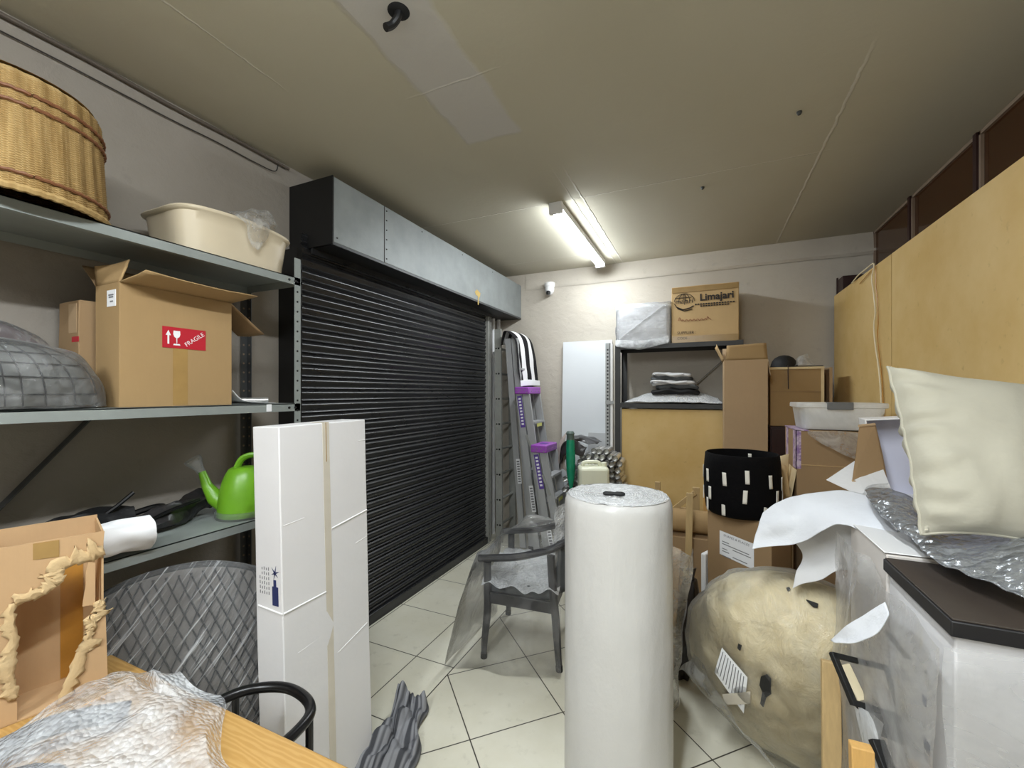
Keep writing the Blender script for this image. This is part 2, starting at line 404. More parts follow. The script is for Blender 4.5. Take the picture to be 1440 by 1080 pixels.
    t = NT('kraft_wrapping_paper'); c = lin('CDBD98')
    wv = t.noise(5, 6, .6, t.mapped((3, 1, 2), (0, .7, .4)), .6)
    col = t.mix(t.ramp(wv, [(.35, (0, 0, 0)), (.65, (1, 1, 1))]), lin('CFC09B'), lin('DDD1B1'))
    MT['kraft'] = t.done(t.pbr(col, .6, 0, .35, t.bump(wv, .6, .03)))
    MT['rag'] = simple('rag_grey', '77777A', .9, 0, .2, 20, .4, 120)
    t = NT('striped_towel'); at = t.n('ShaderNodeAttribute', attribute_name='su'); s1 = t.math('SINE', t.math('MULTIPLY', at.outputs['Fac'], 58)); s2 = t.math('SINE', t.math('MULTIPLY', at.outputs['Fac'], 23)); q = t.math('ADD', t.math('MULTIPLY', s1, .5), t.math('MULTIPLY', s2, .5))
    col = t.mix(t.ramp(t.math('ADD', t.math('MULTIPLY', q, .5), .5), [(.3, (0, 0, 0)), (.6, (1, 1, 1))]), lin('4A4B4F'), lin('8B8C90'))
    MT['towel'] = t.done(t.pbr(col, .92, 0, .1, t.bump(t.noise(220, 2), .5, .003)))
    MT['cushion'] = simple('cream_cloth', 'B3AF9F', .9, 0, .07, 5, .3, 8, bd=.02)
    MT['slab'] = simple('dark_brown_laminate', '3A322C', .5, 0, .14, 40)
    MT['slabk'] = simple('black_edge', '141316', .5, 0, .1)
    MT['lav'] = simple('lavender_card', 'C4C6D8', .6, 0, .03)
    MT['carton'] = simple('white_carton', 'DEDDDE', .55, 0, .03, 4, .12, 6, bd=.02)
    MT['cartong'] = simple('white_carton_face', 'D8D2CC', .55, 0, .03, 4, .15, 5, bd=.02)
    MT['tote'] = film('tote_plastic', .55, .75, 3, 'F6F6F4', .3, .1, 4)
    MT['greyp'] = simple('grey_clip_plastic', '6C6E70', .4, 0, .05)
    MT['pot'] = simple('black_woven_pot', '070608', .9, 0, .3, 20, .5, 80, spec=.15)
    MT['potw'] = simple('white_dash', 'E4E0D6', .7, 0, .04)
    MT['meshfill'] = simple('grey_cloth_fill', '5E5A56', .8, 0, .25, 6, .3, 30)
    MT['greyball'] = simple('grey_padding', '6B6C69', .7, 0, .2, 6, .3, 20)
    MT['wire'] = simple('black_wire', '151516', .4, .3, .1)
    t = NT('wicker_cane'); x, y, z = t.sep()
    th = t.math('ARCTAN2', y, x)
    sv = t.n('ShaderNodeCombineXYZ'); t.l(t.math('MULTIPLY', th, 3.5), sv.inputs[0]); t.l(t.math('MULTIPLY', z, 1.5), sv.inputs[1])
    a = t.noise(2.4, 4, .6, sv.outputs[0]); fine = t.noise(60, 3, .6, t.mapped((1, 1, 6)))
    col = t.mix(t.ramp(a, [(.32, (0, 0, 0)), (.68, (1, 1, 1))]), lin('9A7B49'), lin('CDB07A'))
    col = t.mix(t.math('MULTIPLY', fine, .45), col, lin('6E532B'))
    MT['wicker'] = t.done(t.pbr(col, .55, 0, .4))
    MT['wickerd'] = simple('wicker_braid', '7A4E30', .6, 0, .2, 30)
    # lamp
    for nm, st in (('lamp', LAMP), ('lamp2', LAMP2), ('lamp3', LAMP3)):
        t = NT(nm+'_light'); e = t.n('ShaderNodeEmission'); e.inputs[0].default_value = (.90, .96, 1, 1); e.inputs[1].default_value = st; MT[nm] = t.done(e.outputs[0])
LAMP, LAMP2, LAMP3 = 70, 128, 175
build_mats()

# ================================================================= setting
def sbox(name, lo, hi, mat, parent=None, bevel=0):
    o = MB().box(lo, hi).build(name, mat, parent, smooth=0, bevel=bevel, org=(0, 0, 0) if parent is None else None)
    return struct(o)
sbox('floor', (WL-.2, WF-.2, -.1), (WR+.2, WB+.2, 0), MT['floor'])
sbox('ceiling', (WL-.2, WF-.2, CEIL), (WR+.2, WB+.2, CEIL+.1), MT['ceil'])
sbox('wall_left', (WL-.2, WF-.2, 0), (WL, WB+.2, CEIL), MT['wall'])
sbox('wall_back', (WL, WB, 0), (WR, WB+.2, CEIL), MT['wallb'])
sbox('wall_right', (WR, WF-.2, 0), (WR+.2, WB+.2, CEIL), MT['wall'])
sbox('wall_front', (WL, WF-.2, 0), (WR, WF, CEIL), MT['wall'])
# plaster band under the ceiling on the back wall, cracked along its lower edge
mb = MB()
def bandf(u, v):
    x = WL+.42+u*(WR-WL-.42); z = 2.85+v*(CEIL-2.85)+noise.noise(V((x*3, 1, 2)))*.006*(1-v)
    d = (.012+.02*u)*(1-.8*v)*(1 if v > .01 else .35)
    return V((x, WB-d, z))
mb.grid(bandf, 60, 8); struct(mb.build('trim_1', MT['wallb']))

# dark timber glazing above the boards on the right wall
for k, (y0, y1) in enumerate(((3.935, 4.64), (3.125, 3.9), (2.3, 3.09), (1.5, 2.27))):
    w = MB().box((WR-.03, y0, 2.05), (WR-.001, y1, CEIL-.005)); w = struct(w.build('window_%d' % (k+1), MT['bglass'], smooth=0))
    f = MB(); z0, z1 = 2.03, CEIL-.003
    for lo, hi in (((WR-.045, y0, z1-.02), (WR-.005, y1, z1)), ((WR-.045, y0, z0), (WR-.005, y1, z0+.04)), ((WR-.045, y0, z0), (WR-.005, y0+.016, z1)), ((WR-.045, y1-.016, z0), (WR-.005, y1, z1))):
        f.box(lo, hi)
    f.build('window_bead', MT['bead'], w, smooth=0)
    m = MB().box((WR-.055, y0-.034, z0), (WR-.004, y0-.001, z1)); m.build('mullion', MT['maroon'], w, smooth=0)

# roller shutter: curtain, bottom bar, guides, hood
SX = -2.18
d1 = bpy.data.objects.new('door_1', None); COL.objects.link(d1); d1.location = (SX, 3.0, 0); WLOC['door_1'] = V((SX, 3.0, 0)); struct(d1)
lab(d1, 'black steel roller shutter closed down to the tiled floor')
prof = []; pitch = .0725; nsl = 35; z = .07
for i in range(nsl):
    z0 = z+i*pitch
    for f, dx in ((0, -.008), (.10, .001), (.16, .006), (.24, .004), (.30, -.004), (.45, -.001), (.62, .009), (.76, .010), (.88, .004), (.96, -.006)):
        prof.append((dx, z0+f*pitch))
mb = MB(); n = len(prof)
ys = [1.796+i*(2.364/12) for i in range(13)]
mb.add([(SX+dx, y, zz) for y in ys for dx, zz in prof], [(i*n+j, i*n+j+1, (i+1)*n+j+1, (i+1)*n+j) for i in range(12) for j in range(n-1)])
o = mb.build('slat_curtain', MT['slat'], d1, smooth=50)
MB().box((SX-.02, 1.82, 0), (SX+.03, 4.15, .075)).build('bottom_bar', MT['slat'], d1, bevel=.006)
g = MB(); g.box((WL+.001, 1.762, 0), (SX+.006, 1.797, 2.5)); g.build('guide_rail', MT['black'], d1, smooth=0)
g = MB(); g.box((SX-.05, 4.14, 0), (SX+.035, 4.17, 2.5)); g.box((SX-.05, 4.17, 0), (SX-.0, 4.21, 2.5)); g.box((SX-.05, 4.21, 0), (SX+.03, 4.225, 2.5)); g.build('guide_rail', MT['alud'], d1, smooth=0)
HX, HZ0, HZ1, HY = -1.97, 2.53, 2.912, 1.84
h = MB(); h.box((WL+.001, HY+.006, HZ0), (HX, WB-.002, HZ1)); h.build('hood', MT['hood'], d1, bevel=.003)
h = MB(); h.box((WL+.001, HY-.004, HZ0-.012), (HX+.001, HY+.005, HZ1+.004)); lab(h.build('hood_end', MT['black'], d1, smooth=0), 'black end plate')
h = MB(); h.box((WL+.002, HY+.01, HZ0-.014), (HX-.02, WB-.01, HZ0-.001)); h.build('hood_underside', MT['black'], d1, smooth=0)
h = MB(); h.box((HX-.012, HY, HZ0-.016), (HX+.0005, WB-.004, HZ0-.0005)); h.build('hood_lip', MT['post'], d1, smooth=0)
h = MB(); h.box((SX+.03, 1.84, HZ0-.05), (SX+.045, 4.2, HZ0-.012)); h.build('lintel_strip', MT['slat'], d1, smooth=0)
# seam of the hood sheets with its rivets, and a rust mark
h = MB(); h.box((HX, 2.275, HZ0), (HX+.0015, 2.281, HZ1))
for i in range(7): h.lathe([(.0045, 0), (.003, .003)], n=8); 
h = MB(); h.box((HX, 2.275, HZ0), (HX+.0015, 2.281, HZ1)); h.build('sheet_seam', MT['ink'], d1, smooth=0)
h = MB()
for y, zz in [(2.30, HZ0+.03+.065*i) for i in range(6)]+[(1.87, HZ0+.03), (2.7, HZ1-.03), (3.3, HZ1-.03), (3.9, HZ1-.03)]:
    h.tube([(HX-.001, y, zz), (HX+.003, y, zz)], .005, 8)
h.build('rivet', MT['ink'], d1); bpy.data.objects['rivet']['kind'] = 'stuff'
h = MB(); c = onX(672, 415, HX+.001)
h.prism([(HX+.0012, c.y+a, c.z+b) for a, b in ((-.06, .02), (-.02, .05), (.05, .03), (.04, -.01), (.02, -.02), (.015, -.09), (-.005, -.09), (0, -.01), (-.04, -.005))], (.0006, 0, 0))
lab(h.build('stain', simple('rust_stain', 'B59A58', .7), d1, smooth=0), 'small rust-yellow stain on the hood')
# slim white pipes in the corner by the shutter
for k, y in enumerate((4.33, 4.47, 4.57)):
    p = MB().tube([(WL+.06+.02*k, y, 0), (WL+.06+.02*k, y, HZ0-.015)], .022, 12)
    tag(p.build('wall_pipe', MT['white']), ['white wall pipe nearest the roller shutter, under the hood', 'middle white wall pipe of three behind the ladders', 'white wall pipe nearest the back corner, behind the ladders'][k], 'pipe', 'pipes in the back corner')
# thin tubes added to draw the dark ceiling joint and the crack below
c = MB().tube(path([(WL+.016, y, 3.018+.003*sin(y*9)) for y in [WF+.1+i*(1.72-WF)/14 for i in range(15)]], 60), .009, 8)
tag(c.build('joint_line', simple('brown_joint_line', '5A5148', .6)), 'dark ceiling joint along the left wall, drawn as an added tube', 'pipe')
c = MB().tube(path([(WL+.012, y, 2.955+.012*noise.noise(V((y*4, 0, 0)))) for y in [-1+i*.2 for i in range(14)]]+[(WL+.02, 1.72, 2.955), (WL+.025, 1.74, 3.0)], 80), .003, 6)
tag(c.build('crack_line', MT['ink']), 'thin crack along the left wall under the ceiling joint, drawn as an added tube', 'cable')

# ceiling lamps
def lamp(y0, y1, x, label, mat='lamp'):
    t = thing('ceiling_lamp', label, 'lamp', (x, (y0+y1)/2, CEIL), 'fluorescent battens')
    MB().box((x-.045, y0, CEIL-.05), (x+.045, y1, CEIL-.001)).build('housing', MT['white'], t, bevel=.004)
    for a, b in ((y0-.012, y0+.02), (y1-.02, y1+.012)):
        MB().box((x-.050, a, CEIL-.086), (x+.050, b, CEIL-.001)).build('end_cap', MT['white'], t, bevel=.006)
    d = MB(); d.grid(lambda u, v: V((x+.042*cos(pi*u)*-1, y0+.02+v*(y1-y0-.04), CEIL-.051-.032*sin(pi*u))), 10, 6)
    d.build('diffuser', MT[mat], t)
    return t
lamp(2.97, 4.44, -.985, 'long white fluorescent batten glowing on the ceiling')
lamp(-2.3, -.8, -.9, 'fluorescent batten on the ceiling well behind the viewpoint', 'lamp3')
lamp(-.65, .85, -.25, 'fluorescent batten on the ceiling above the viewpoint', 'lamp2')
# cable outlet left in the ceiling where a lamp hung
t = thing('ceiling_outlet', 'black cable stub hanging from a hole in the ceiling', 'cable', (-1.015, 1.25, CEIL))
MB().lathe([(.001, -.004), (.034, -.004), (.040, -.0005)], (-1.015, 1.25, CEIL), 20).build('rosette', MT['blackp'], t)
MB().tube(path([(-1.015, 1.25, CEIL-.002), (-1.02, 1.245, CEIL-.03), (-1.035, 1.235, CEIL-.055), (-1.045, 1.215, CEIL-.075)]), .014, 10).build('cable_end', MT['black'], t)
for (u, v), lb_ in (((1124, 157), 'small dark hook in the ceiling, right of the middle'), ((988, 263), 'tiny dark screw in the ceiling, above the printed carton')):
    c = onZ(u, v, CEIL); m = MB().lathe([(.012, -.001), (.012, -.006), (.007, -.016), (.002, -.018)], c, 12); tag(m.build('ceiling_hook', MT['post']), lb_, 'hook')
# dome camera on the back wall
c0 = onY(773, 404, WB-.05)
t = thing('security_camera', 'small white dome camera high on the back wall beside the lamp', 'camera', (c0.x, c0.y, c0.z))
MB().lathe([(.055, .05), (.06, .045), (.06, .012), (.052, 0)], c0, 24).build('base', MT['white'], t)
MB().lathe([(.05, .002), (.053, -.02), (.048, -.05), (.034, -.075), (.012, -.088), (.001, -.09)], c0, 24, cap0=False).build('dome', MT['white'], t)
MB().lathe([(.001, -.03), (.022, -.028), (.026, 0), (.02, .01)], c0+V((-.004, -.035, -.06)), 16).build('lens', MT['black'], t)
MB().box((c0.x-.03, c0.y+.03, c0.z-.01), (c0.x+.03, WB, c0.z+.03)).build('bracket', MT['white'], t)

# ================================================================= camera, view
cam = bpy.data.cameras.new('camera'); co = bpy.data.objects.new('camera', cam); COL.objects.link(co)
co.location = (0, 0, CAM_H); co.rotation_euler = (radians(90), 0, radians(24.2))
cam.sensor_width = 36; cam.lens = 15.0; cam.shift_y = 12/1440; cam.clip_start = .02
scn.camera = co
w = bpy.data.worlds.new('world'); scn.world = w; w.use_nodes = True
w.node_tree.nodes['Background'].inputs[0].default_value = (.5, .5, .5, 1); w.node_tree.nodes['Background'].inputs[1].default_value = .02
scn.view_settings.view_transform = 'Standard'; scn.view_settings.look = 'None'; scn.view_settings.gamma = 1; scn.view_settings.exposure = 0.31
scn.cycles.use_denoising = True; scn.cycles.transparent_max_bounces = 24; scn.cycles.max_bounces = 10; scn.cycles.diffuse_bounces = 6
# ================================================================= left: grey steel shelving along the wall
S0, S1, SF, SB = .22, 1.55, -1.88, -2.30     # y range, front and back x
sh = thing('steel_shelving', 'grey steel shelving unit along the left wall', 'shelf', ((SF+SB)/2, (S0+S1)/2, 0))
for zt in (1.065, 1.595, 2.232):
    m = MB()
    m.box((SB+.01, S0+.01, zt-.004), (SF, S1-.005, zt))
    m.box((SF-.003, S0+.01, zt-.038), (SF, S1-.005, zt)); m.box((SF-.02, S0+.01, zt-.038), (SF-.003, S1-.005, zt-.035))
    m.box((SB+.008, S0+.01, zt-.038), (SB+.011, S1-.005, zt))
    m.box((SB+.01, S0+.008, zt-.038), (SF, S0+.011, zt)); m.box((SB+.01, S1-.008, zt-.038), (SF, S1-.005, zt))
    p = m.build('shelf', MT['shelf'], sh, smooth=0)
    for y in (S0+.05, S1-.035, S1-.07): MB().tube([(SF-.002, y, zt-.02), (SF+.004, y, zt-.02)], .006, 8).build('bolt', MT['black'], p)
for x, y, sx, sy in ((SF, S1, -1, -1), (SB, S1, 1, -1), (SF, S0, -1, 1), (SB, S0, 1, 1)):
    m = MB(); ax = lambda a, b: (min(a, b), max(a, b))
    X = ax(x, x+sx*.003); Y = ax(y, y+sy*.038)
    m.box((X[0], Y[0], 0), (X[1], Y[1], 2.33))
    X2 = ax(x, x+sx*.038); Y2 = ax(y, y+sy*.003)
    m.box((X2[0], Y2[0], 0), (X2[1], Y2[1], 2.33))
    p = m.build('post', MT['shelf'] if x == SF else MT['post'], sh, smooth=0)
    d = MB()
    for k in range(44):
        zz = .06+k*.05
        yy = y+sy*.022; xx = x+sx*.022
        d.tube([(x-.001 if x == SF else x+.0025, yy, zz), (x+.0012 if x == SF else x+.004, yy, zz)], .0055, 6)
        d.tube([(xx, y-.0042 if sy < 0 else y+.0025, zz), (xx, y+.0012 if sy < 0 else y+.0042, zz)], .0055, 6)
    q = d.build('slot_holes', MT['hole'] if x == SF else MT['bead'], p, smooth=0); q['kind'] = 'stuff'
m = MB(); m.bar((SB-.008, .55, 1.12), (SB-.008, 1.0, 1.68), .004, .045, (1, 0, 0)); m.build('brace', MT['post'], sh, smooth=0)
m = MB(); m.bar((SF+.001, 1.36, 1.577), (SF+.001, 1.385, 1.577), .002, .034); lab(m.build('sticker', MT['paper'], sh, smooth=0), 'small white sticker on the shelf lip')

# wicker basket, upside down on the top shelf
bc = V((-2.06, .575, 2.233)); bs = thing('wicker_basket', 'large tan wicker basket upside down on the top shelf', 'basket', bc)
NR, NA = 110, 240
def wk(u, v):
    th = u*2*pi; z = v*.385
    R = .252-.02*v
    if z > .345: R -= .012*((z-.345)/.04)**2*4
    if z > .374: R -= .03
    row = int(v*NR+.5); w = sin(60*th+(pi if row % 2 else 0))
    R += .0032*w*(1 if z < .37 else .3)+.002*sin(30*th)
    return bc+V((R*cos(th), R*sin(th), z+.001))
m = MB().grid(wk, NA, NR, True)
m.build('body', MT['wicker'], bs, smooth=60)
m = MB().lathe([(.001, .384), (.12, .386), (.2, .384), (.222, .376)], bc, 48, cap0=False, cap1=False); m.build('base_disc', MT['wicker'], bs)
for z, r in ((.055, .2535), (.262, .243), (.30, .241)):
    m = MB(); m.tube([bc+V(((r+.0015*sin(60*a))*cos(a), (r+.0015*sin(60*a))*sin(a), z+.001*cos(60*a))) for a in [i*2*pi/240 for i in range(240)]], .0055, 6, closed=True)
    m.build('braid', MT['wickerd'], bs)
m = MB(); m.tube([bc+V(((.254)*cos(a), .254*sin(a), .011+.0012*sin(60*a))) for a in [i*2*pi/240 for i in range(240)]], .011, 6, closed=True); m.build('rim', MT['wicker'], bs)

# cream tub
y0, y1, x0, x1, z0 = 1.01, 1.525, -2.24, -1.885, 2.233
tb = thing('plastic_tub', 'cream plastic tub at the end of the top shelf', 'tub', ((x0+x1)/2, (y0+y1)/2, z0))
def sq(th, a, b, e=4.5): c, s = cos(th), sin(th); k = (abs(c/a)**e+abs(s/b)**e)**(-1/e); return k*c, k*s
cx, cyy = (x0+x1)/2, (y0+y1)/2; hw, hl = (x1-x0)/2, (y1-y0)/2
def tubf(u, v):
    th = u*2*pi
    # outer skin up, over the rolled rim, inner skin down
    pr = [(.90, 0), (.93, .06), (.965, .13), (.985, .172), (1.03, .176), (1.05, .184), (1.03, .192), (.985, .190), (.95, .178), (.92, .10), (.87, .012)]
    p = pr[min(int(round(v*10)), 10)]
    x, y = sq(th, hw*p[0], hl*p[0]-(.0 if p[0] < 1 else 0))
    dip = (.010*cos(2*th)-.004) if p[1] > .15 else 0
    return V((cx+x, cyy+y, z0+p[1]*1.0+dip*(p[1]/.19)))
m = MB().grid(tubf, 96, 10, True); m.build('tub_wall', MT['cream'], tb, smooth=60)
m = MB(); m.prism([V((cx+sq(i*2*pi/48, hw*.895, hl*.895)[0], cyy+sq(i*2*pi/48, hw*.895, hl*.895)[1], z0)) for i in range(48)], (0, 0, .012)); m.build('tub_base', MT['cream'], tb)
# crumpled clear bag hanging over its rim
m = patch([[(-2.0, 1.24, 2.43), (-1.96, 1.30, 2.49), (-1.97, 1.38, 2.47), (-2.0, 1.43, 2.44)],
           [(-1.88, 1.20, 2.435), (-1.87, 1.27, 2.47), (-1.87, 1.36, 2.50), (-1.9, 1.43, 2.455)],
           [(-1.855, 1.235, 2.40), (-1.845, 1.28, 2.405), (-1.845, 1.33, 2.40), (-1.85, 1.36, 2.42)],
           [(-1.865, 1.285, 2.31), (-1.858, 1.30, 2.30), (-1.858, 1.31, 2.30), (-1.865, 1.325, 2.32)]], 26, 26, .016, 16, 3)
tag(m.build('plastic_bag', film('crinkled_bag', .1, .55, 22, bs=30)), 'crumpled clear plastic bag hanging over the rim of the cream tub', 'bag')

# FRAGILE carton with open flaps
FX, FY0, FY1, FZ0, FZ1 = -1.92, .823, 1.223, 1.596, 2.05; FXB = -2.09
fb = thing('cardboard_box', 'open brown cardboard box with a red FRAGILE label on the middle shelf', 'box', ((FX+FXB)/2, (FY0+FY1)/2, FZ0))
m = MB(); th = .005
m.box((FX-th, FY0, FZ0), (FX, FY1, FZ1)); m.box((FXB, FY0, FZ0), (FXB+th, FY1, FZ1))
m.box((FXB+th, FY0, FZ0), (FX-th, FY0+th, FZ1)); m.box((FXB+th, FY1-th, FZ0), (FX-th, FY1, FZ1)); m.box((FXB+th, FY0+th, FZ0), (FX-th, FY1-th, FZ0+th))
m.build('body', MT['card'], fb, smooth=0, bevel=.0015)
def flap(par, pts, mat, name='flap', th=.004, nu=10, nv=6, amp=.003, seed=1):
    a, b, c, d = [V(p) for p in pts]
    m = MB(); nrm = (b-a).cross(d-a).normalized()
    m.grid(lambda u, v: (a*(1-u)+b*u)*(1-v)+(d*(1-u)+c*u)*v + nrm*(sin(pi*u)*.006*v) + noise.noise_vector(V((u*3, v*3, seed)))*amp*v, nu, nv)
    return m.build(name, mat, par, solid=th)
flap(fb, [(FX, FY0, FZ1), (FX, FY1, FZ1), (-1.80, 1.26, 2.074), (-1.80, .848, 2.082)], MT['card'], seed=2)
flap(fb, [(FX, FY0+.002, FZ1), (FXB, FY0+.002, FZ1), (FXB+.02, FY0-.01, 2.12), (-1.955, FY0+.045, 2.145)], MT['card'], seed=5)
flap(fb, [(FX-.01, FY1, FZ1), (FXB, FY1, FZ1), (-2.10, 1.37, 1.93), (-1.95, 1.397, 1.933)], MT['cardd'], seed=7)
flap(fb, [(FXB, FY0, FZ1), (FXB, FY1, FZ1), (FXB-.1, FY1, 2.14), (FXB-.1, FY0, 2.14)], MT['cardd'], seed=8)
m = MB(); m.box((FX, .992, FZ0+.005), (FX+.0008, 1.045, 1.84)); m.build('tape', MT['tape'], fb, smooth=0)
yc, zc = 1.034, 1.868
l = MB(); plate(l, (FX+.001, yc, zc), (0, 1, 0), (0, 0, 1), .158, .083); l = lab(l.build('fragile_label', MT['red'], fb, smooth=0), 'red label with arrow, glass and the word FRAGILE')
text('FRAGILE', .0235, (FX+.0022, yc+.036, zc+.0), (0, cos(.66), sin(.66)), (0, -sin(.66), cos(.66)), MT['paper'], l)
g = MB(); xx = FX+.0022
def yz(pts): return [(xx, yc+a, zc+b) for a, b in pts]
g.prism(yz([(-.062, -.026), (-.056, -.026), (-.056, .008), (-.050, .008), (-.059, .028), (-.068, .008), (-.062, .008)]), (.0006, 0, 0))
g.prism(yz([(-.030, -.024), (-.028, -.02), (-.028, -.002), (-.020, .004), (-.017, .014), (-.018, .028), (-.041, .028), (-.042, .014), (-.039, .004), (-.031, -.002), (-.031, -.02), (-.029, -.024)]), (.0006, 0, 0))
g.prism(yz([(-.042, -.030), (-.017, -.030), (-.019, -.024), (-.040, -.024)]), (.0006, 0, 0))
g.build('pictograms', MT['paper'], l, smooth=0)
l = MB(); plate(l, (-1.975, FY0-.0005, 1.995), (1, 0, 0), (0, 0, 1), .06, .06); l = lab(l.build('side_label', MT['paper'], fb, smooth=0), 'small white label')
g = MB()
for a, b, ww in ((0, .012, .034), (0, .004, .03), (.004, -.012, .02)): plate(g, (-1.975+a, FY0-.0022, 1.995+b), (1, 0, 0), (0, 0, 1), ww, .005, .0004)
g.build('print', MT['grey'], l, smooth=0)

# dark box behind it
bx = thing('cardboard_box', 'brown box in shadow behind the FRAGILE box, pale label on it', 'box', (-2.21, .95, 1.596))
m = MB().soft(.16, .33, .40, 5, .003, 6, 3, Matrix.Translation((-2.205, .955, 1.597))); m.build('body', MT['cardd'], bx, bevel=.003)
l = MB(); plate(l, (-2.17, .7885, 1.93), (1, 0, 0), (0, 0, 1), .06, .11); l.build('label', MT['cardk'], bx, smooth=0)
l = MB(); plate(l, (-2.15, .7885, 1.85), (1, 0, 0), (0, 0, 1), .05, .02); lab(l.build('red_strip', MT['red'], bx, smooth=0), 'red strip')

# wrapped wire basket on the middle shelf
bc = V((-2.0, .50, 1.596)); wb = thing('wire_basket', 'wire basket with grey padding in a clear bag at the left of the middle shelf', 'basket', bc)
def ell(c, a, b, h, e=2.6):
    def fn(u, v):
        th = u*2*pi; ph = v*pi/2; x, y = sq(th, a, b, 2.4)
        k = max(cos(ph), .001)**.7
        return c+V((x*k, y*k, h*sin(ph)**.8))
    return fn
body = ell(bc+V((.005, -.02, .012)), .105, .30, .205)
m = MB().grid(body, 48, 16, True); m.build('padding', MT['greyball'], wb)
m = MB(); o = ell(bc+V((.005, -.02, .012)), .109, .304, .209)
for i in range(26): m.tube([o(i/26, j/14) for j in range(14)], .0022, 5)
for j in (1, 3.2, 5.4, 7.6, 9.8): m.tube([o(i/60, j/14) for i in range(60)], .0022, 5, closed=True)
m.build('wire_grid', MT['wire'], wb)
o = ell(bc+V((0, -.015, .004)), .125, .325, .228)
m = MB().grid(lambda u, v: o(u, v)+noise.noise_vector(o(u, v)*11)*.012*(1 if v > .05 else .2), 60, 20, True); m.build('plastic_wrap', film('basket_bag', .06, .36, 12, bs=16), wb)
bg = thing('packed_bag', 'grey bundle in clear plastic lying behind the wire basket on the shelf', 'bag', (-2.2, .5, 1.596))
o2 = ell(V((-2.215, .47, 1.600)), .072, .31, .30); m = MB().grid(lambda u, v: o2(u, v)+noise.noise_vector(o2(u, v)*8)*.008*(1 if v > .05 else 0), 48, 16, True); m.build('contents', simple('mauve_grey', '75696B', .6, 0, .2, 6, .3, 18), bg)
o3 = ell(V((-2.215, .47, 1.598)), .076, .325, .315); m = MB().grid(lambda u, v: o3(u, v)+noise.noise_vector(o3(u, v)*13)*.010*(1 if v > .05 else 0), 60, 20, True); m.build('plastic_wrap', film('bundle_bag', .05, .4, 22, bs=24), bg)

# curled paper and metal tube at the end of that shelf
m = patch([[(-1.93, 1.235, 1.66), (-1.925, 1.28, 1.615), (-1.92, 1.36, 1.603), (-1.91, 1.43, 1.600)],
           [(-2.0, 1.24, 1.655), (-2.0, 1.28, 1.612), (-2.0, 1.36, 1.602), (-2.0, 1.44, 1.600)],
           [(-2.08, 1.25, 1.63), (-2.08, 1.29, 1.606), (-2.08, 1.37, 1.600), (-2.08, 1.43, 1.600)]], 16, 10, .002, 8)
tag(m.build('paper_sheet', MT['paper'], solid=.001), 'curled white paper sheet right of the FRAGILE box', 'paper')
m = MB().tube([(-2.14, 1.26, 1.611), (-2.02, 1.47, 1.611)], .014, 14); tag(m.build('metal_tube', MT['chrome']), 'short metal tube lying behind the curled paper sheet', 'tube')

# watering can
wc = V((-2.0, 1.33, 1.066)); w = thing('watering_can', 'lime green watering can at the end of the lower shelf', 'watering can', wc)
m = MB().lathe([(.112, 0), (.116, .008), (.116, .03), (.108, .034)], wc, 40); lab(m.build('base', MT['clear'], w), 'clear base rim')
m = MB().lathe([(.107, .008), (.106, .035), (.104, .07), (.098, .12), (.086, .17), (.074, .20), (.062, .222), (.05, .23)], wc, 40); m.build('body', MT['green'], w)
d = V((-.80, -.60, 0)).normalized()
m = MB().tube([wc+d*.07+V((0, 0, .055)), wc+d*.12+V((0, 0, .09)), wc+d*.155+V((0, 0, .15)), wc+d*.175+V((0, 0, .215))], [.045, .036, .022, .015], 14); m.build('spout', MT['green'], w)
m = MB().tube([wc+d*.175+V((0, 0, .21)), wc+d*.19+V((0, 0, .235)), wc+d*.205+V((0, 0, .26)), wc+d*.215+V((0, 0, .275))], [.016, .02, .034, .036], 16); lab(m.build('rose', MT['clear'], w), 'clear plastic rose')
m = MB().tube(path([wc+d*.03+V((0, 0, .222)), wc+d*.005+V((0, 0, .27)), wc-d*.05+V((0, 0, .285)), wc-d*.11+V((0, 0, .25)), wc-d*.125+V((0, 0, .18)), wc-d*.10+V((0, 0, .10))], 24), .011, 10, flat=1.5); m.build('handle', MT['green'], w)

# black folded things at the back of the lower shelf
def bundle(name, label, pts, rad, mat, seed, extra):
    p = path(pts, 26); t = thing(name, label, 'umbrella', (p[13].x, p[13].y, 1.066))
    m = MB(); rr = [crv([V((r, 0, 0)) for r in rad], i/26).x for i in range(27)]
    vs = []
    for i, q in enumerate(p):
        for k in range(14):
            th = 2*pi*k/14; r = rr[i]*(1+.28*sin(3*th+i*.35)+.12*noise.noise(V((i*.5, th, seed))))
            dd = (p[min(i+1, 26)]-p[max(i-1, 0)]).normalized(); sx = dd.cross(V((0, 0, 1))).normalized(); uz = sx.cross(dd)
            z = q+sx*cos(th)*r+uz*sin(th)*r; z.z = max(z.z, 1.067); vs.append(z)
    m.add(vs, [(i*14+k, i*14+(k+1) % 14, (i+1)*14+(k+1) % 14, (i+1)*14+k) for i in range(26) for k in range(14)]+[tuple(range(14)), tuple(range(26*14, 27*14))])
    m.build('canopy', mat, t, smooth=50)
    for e in extra: MB().tube(path(e[0], 10), e[1], 8).build(e[2], MT['tubek'], t)
bundle('folded_umbrella', 'black folded umbrella at the back of the lower shelf, behind the torn box', [(-2.16, .52, 1.09), (-2.17, .68, 1.11), (-2.16, .82, 1.14), (-2.13, .96, 1.14)], [.02, .05, .06, .035], MT['blackp'], 1,
       [([(-2.13, .86, 1.17), (-2.12, .90, 1.20), (-2.11, .95, 1.245)], .008, 'rib'), ([(-2.13, .93, 1.15), (-2.12, 1.02, 1.165), (-2.12, 1.06, 1.16)], .013, 'handle')])
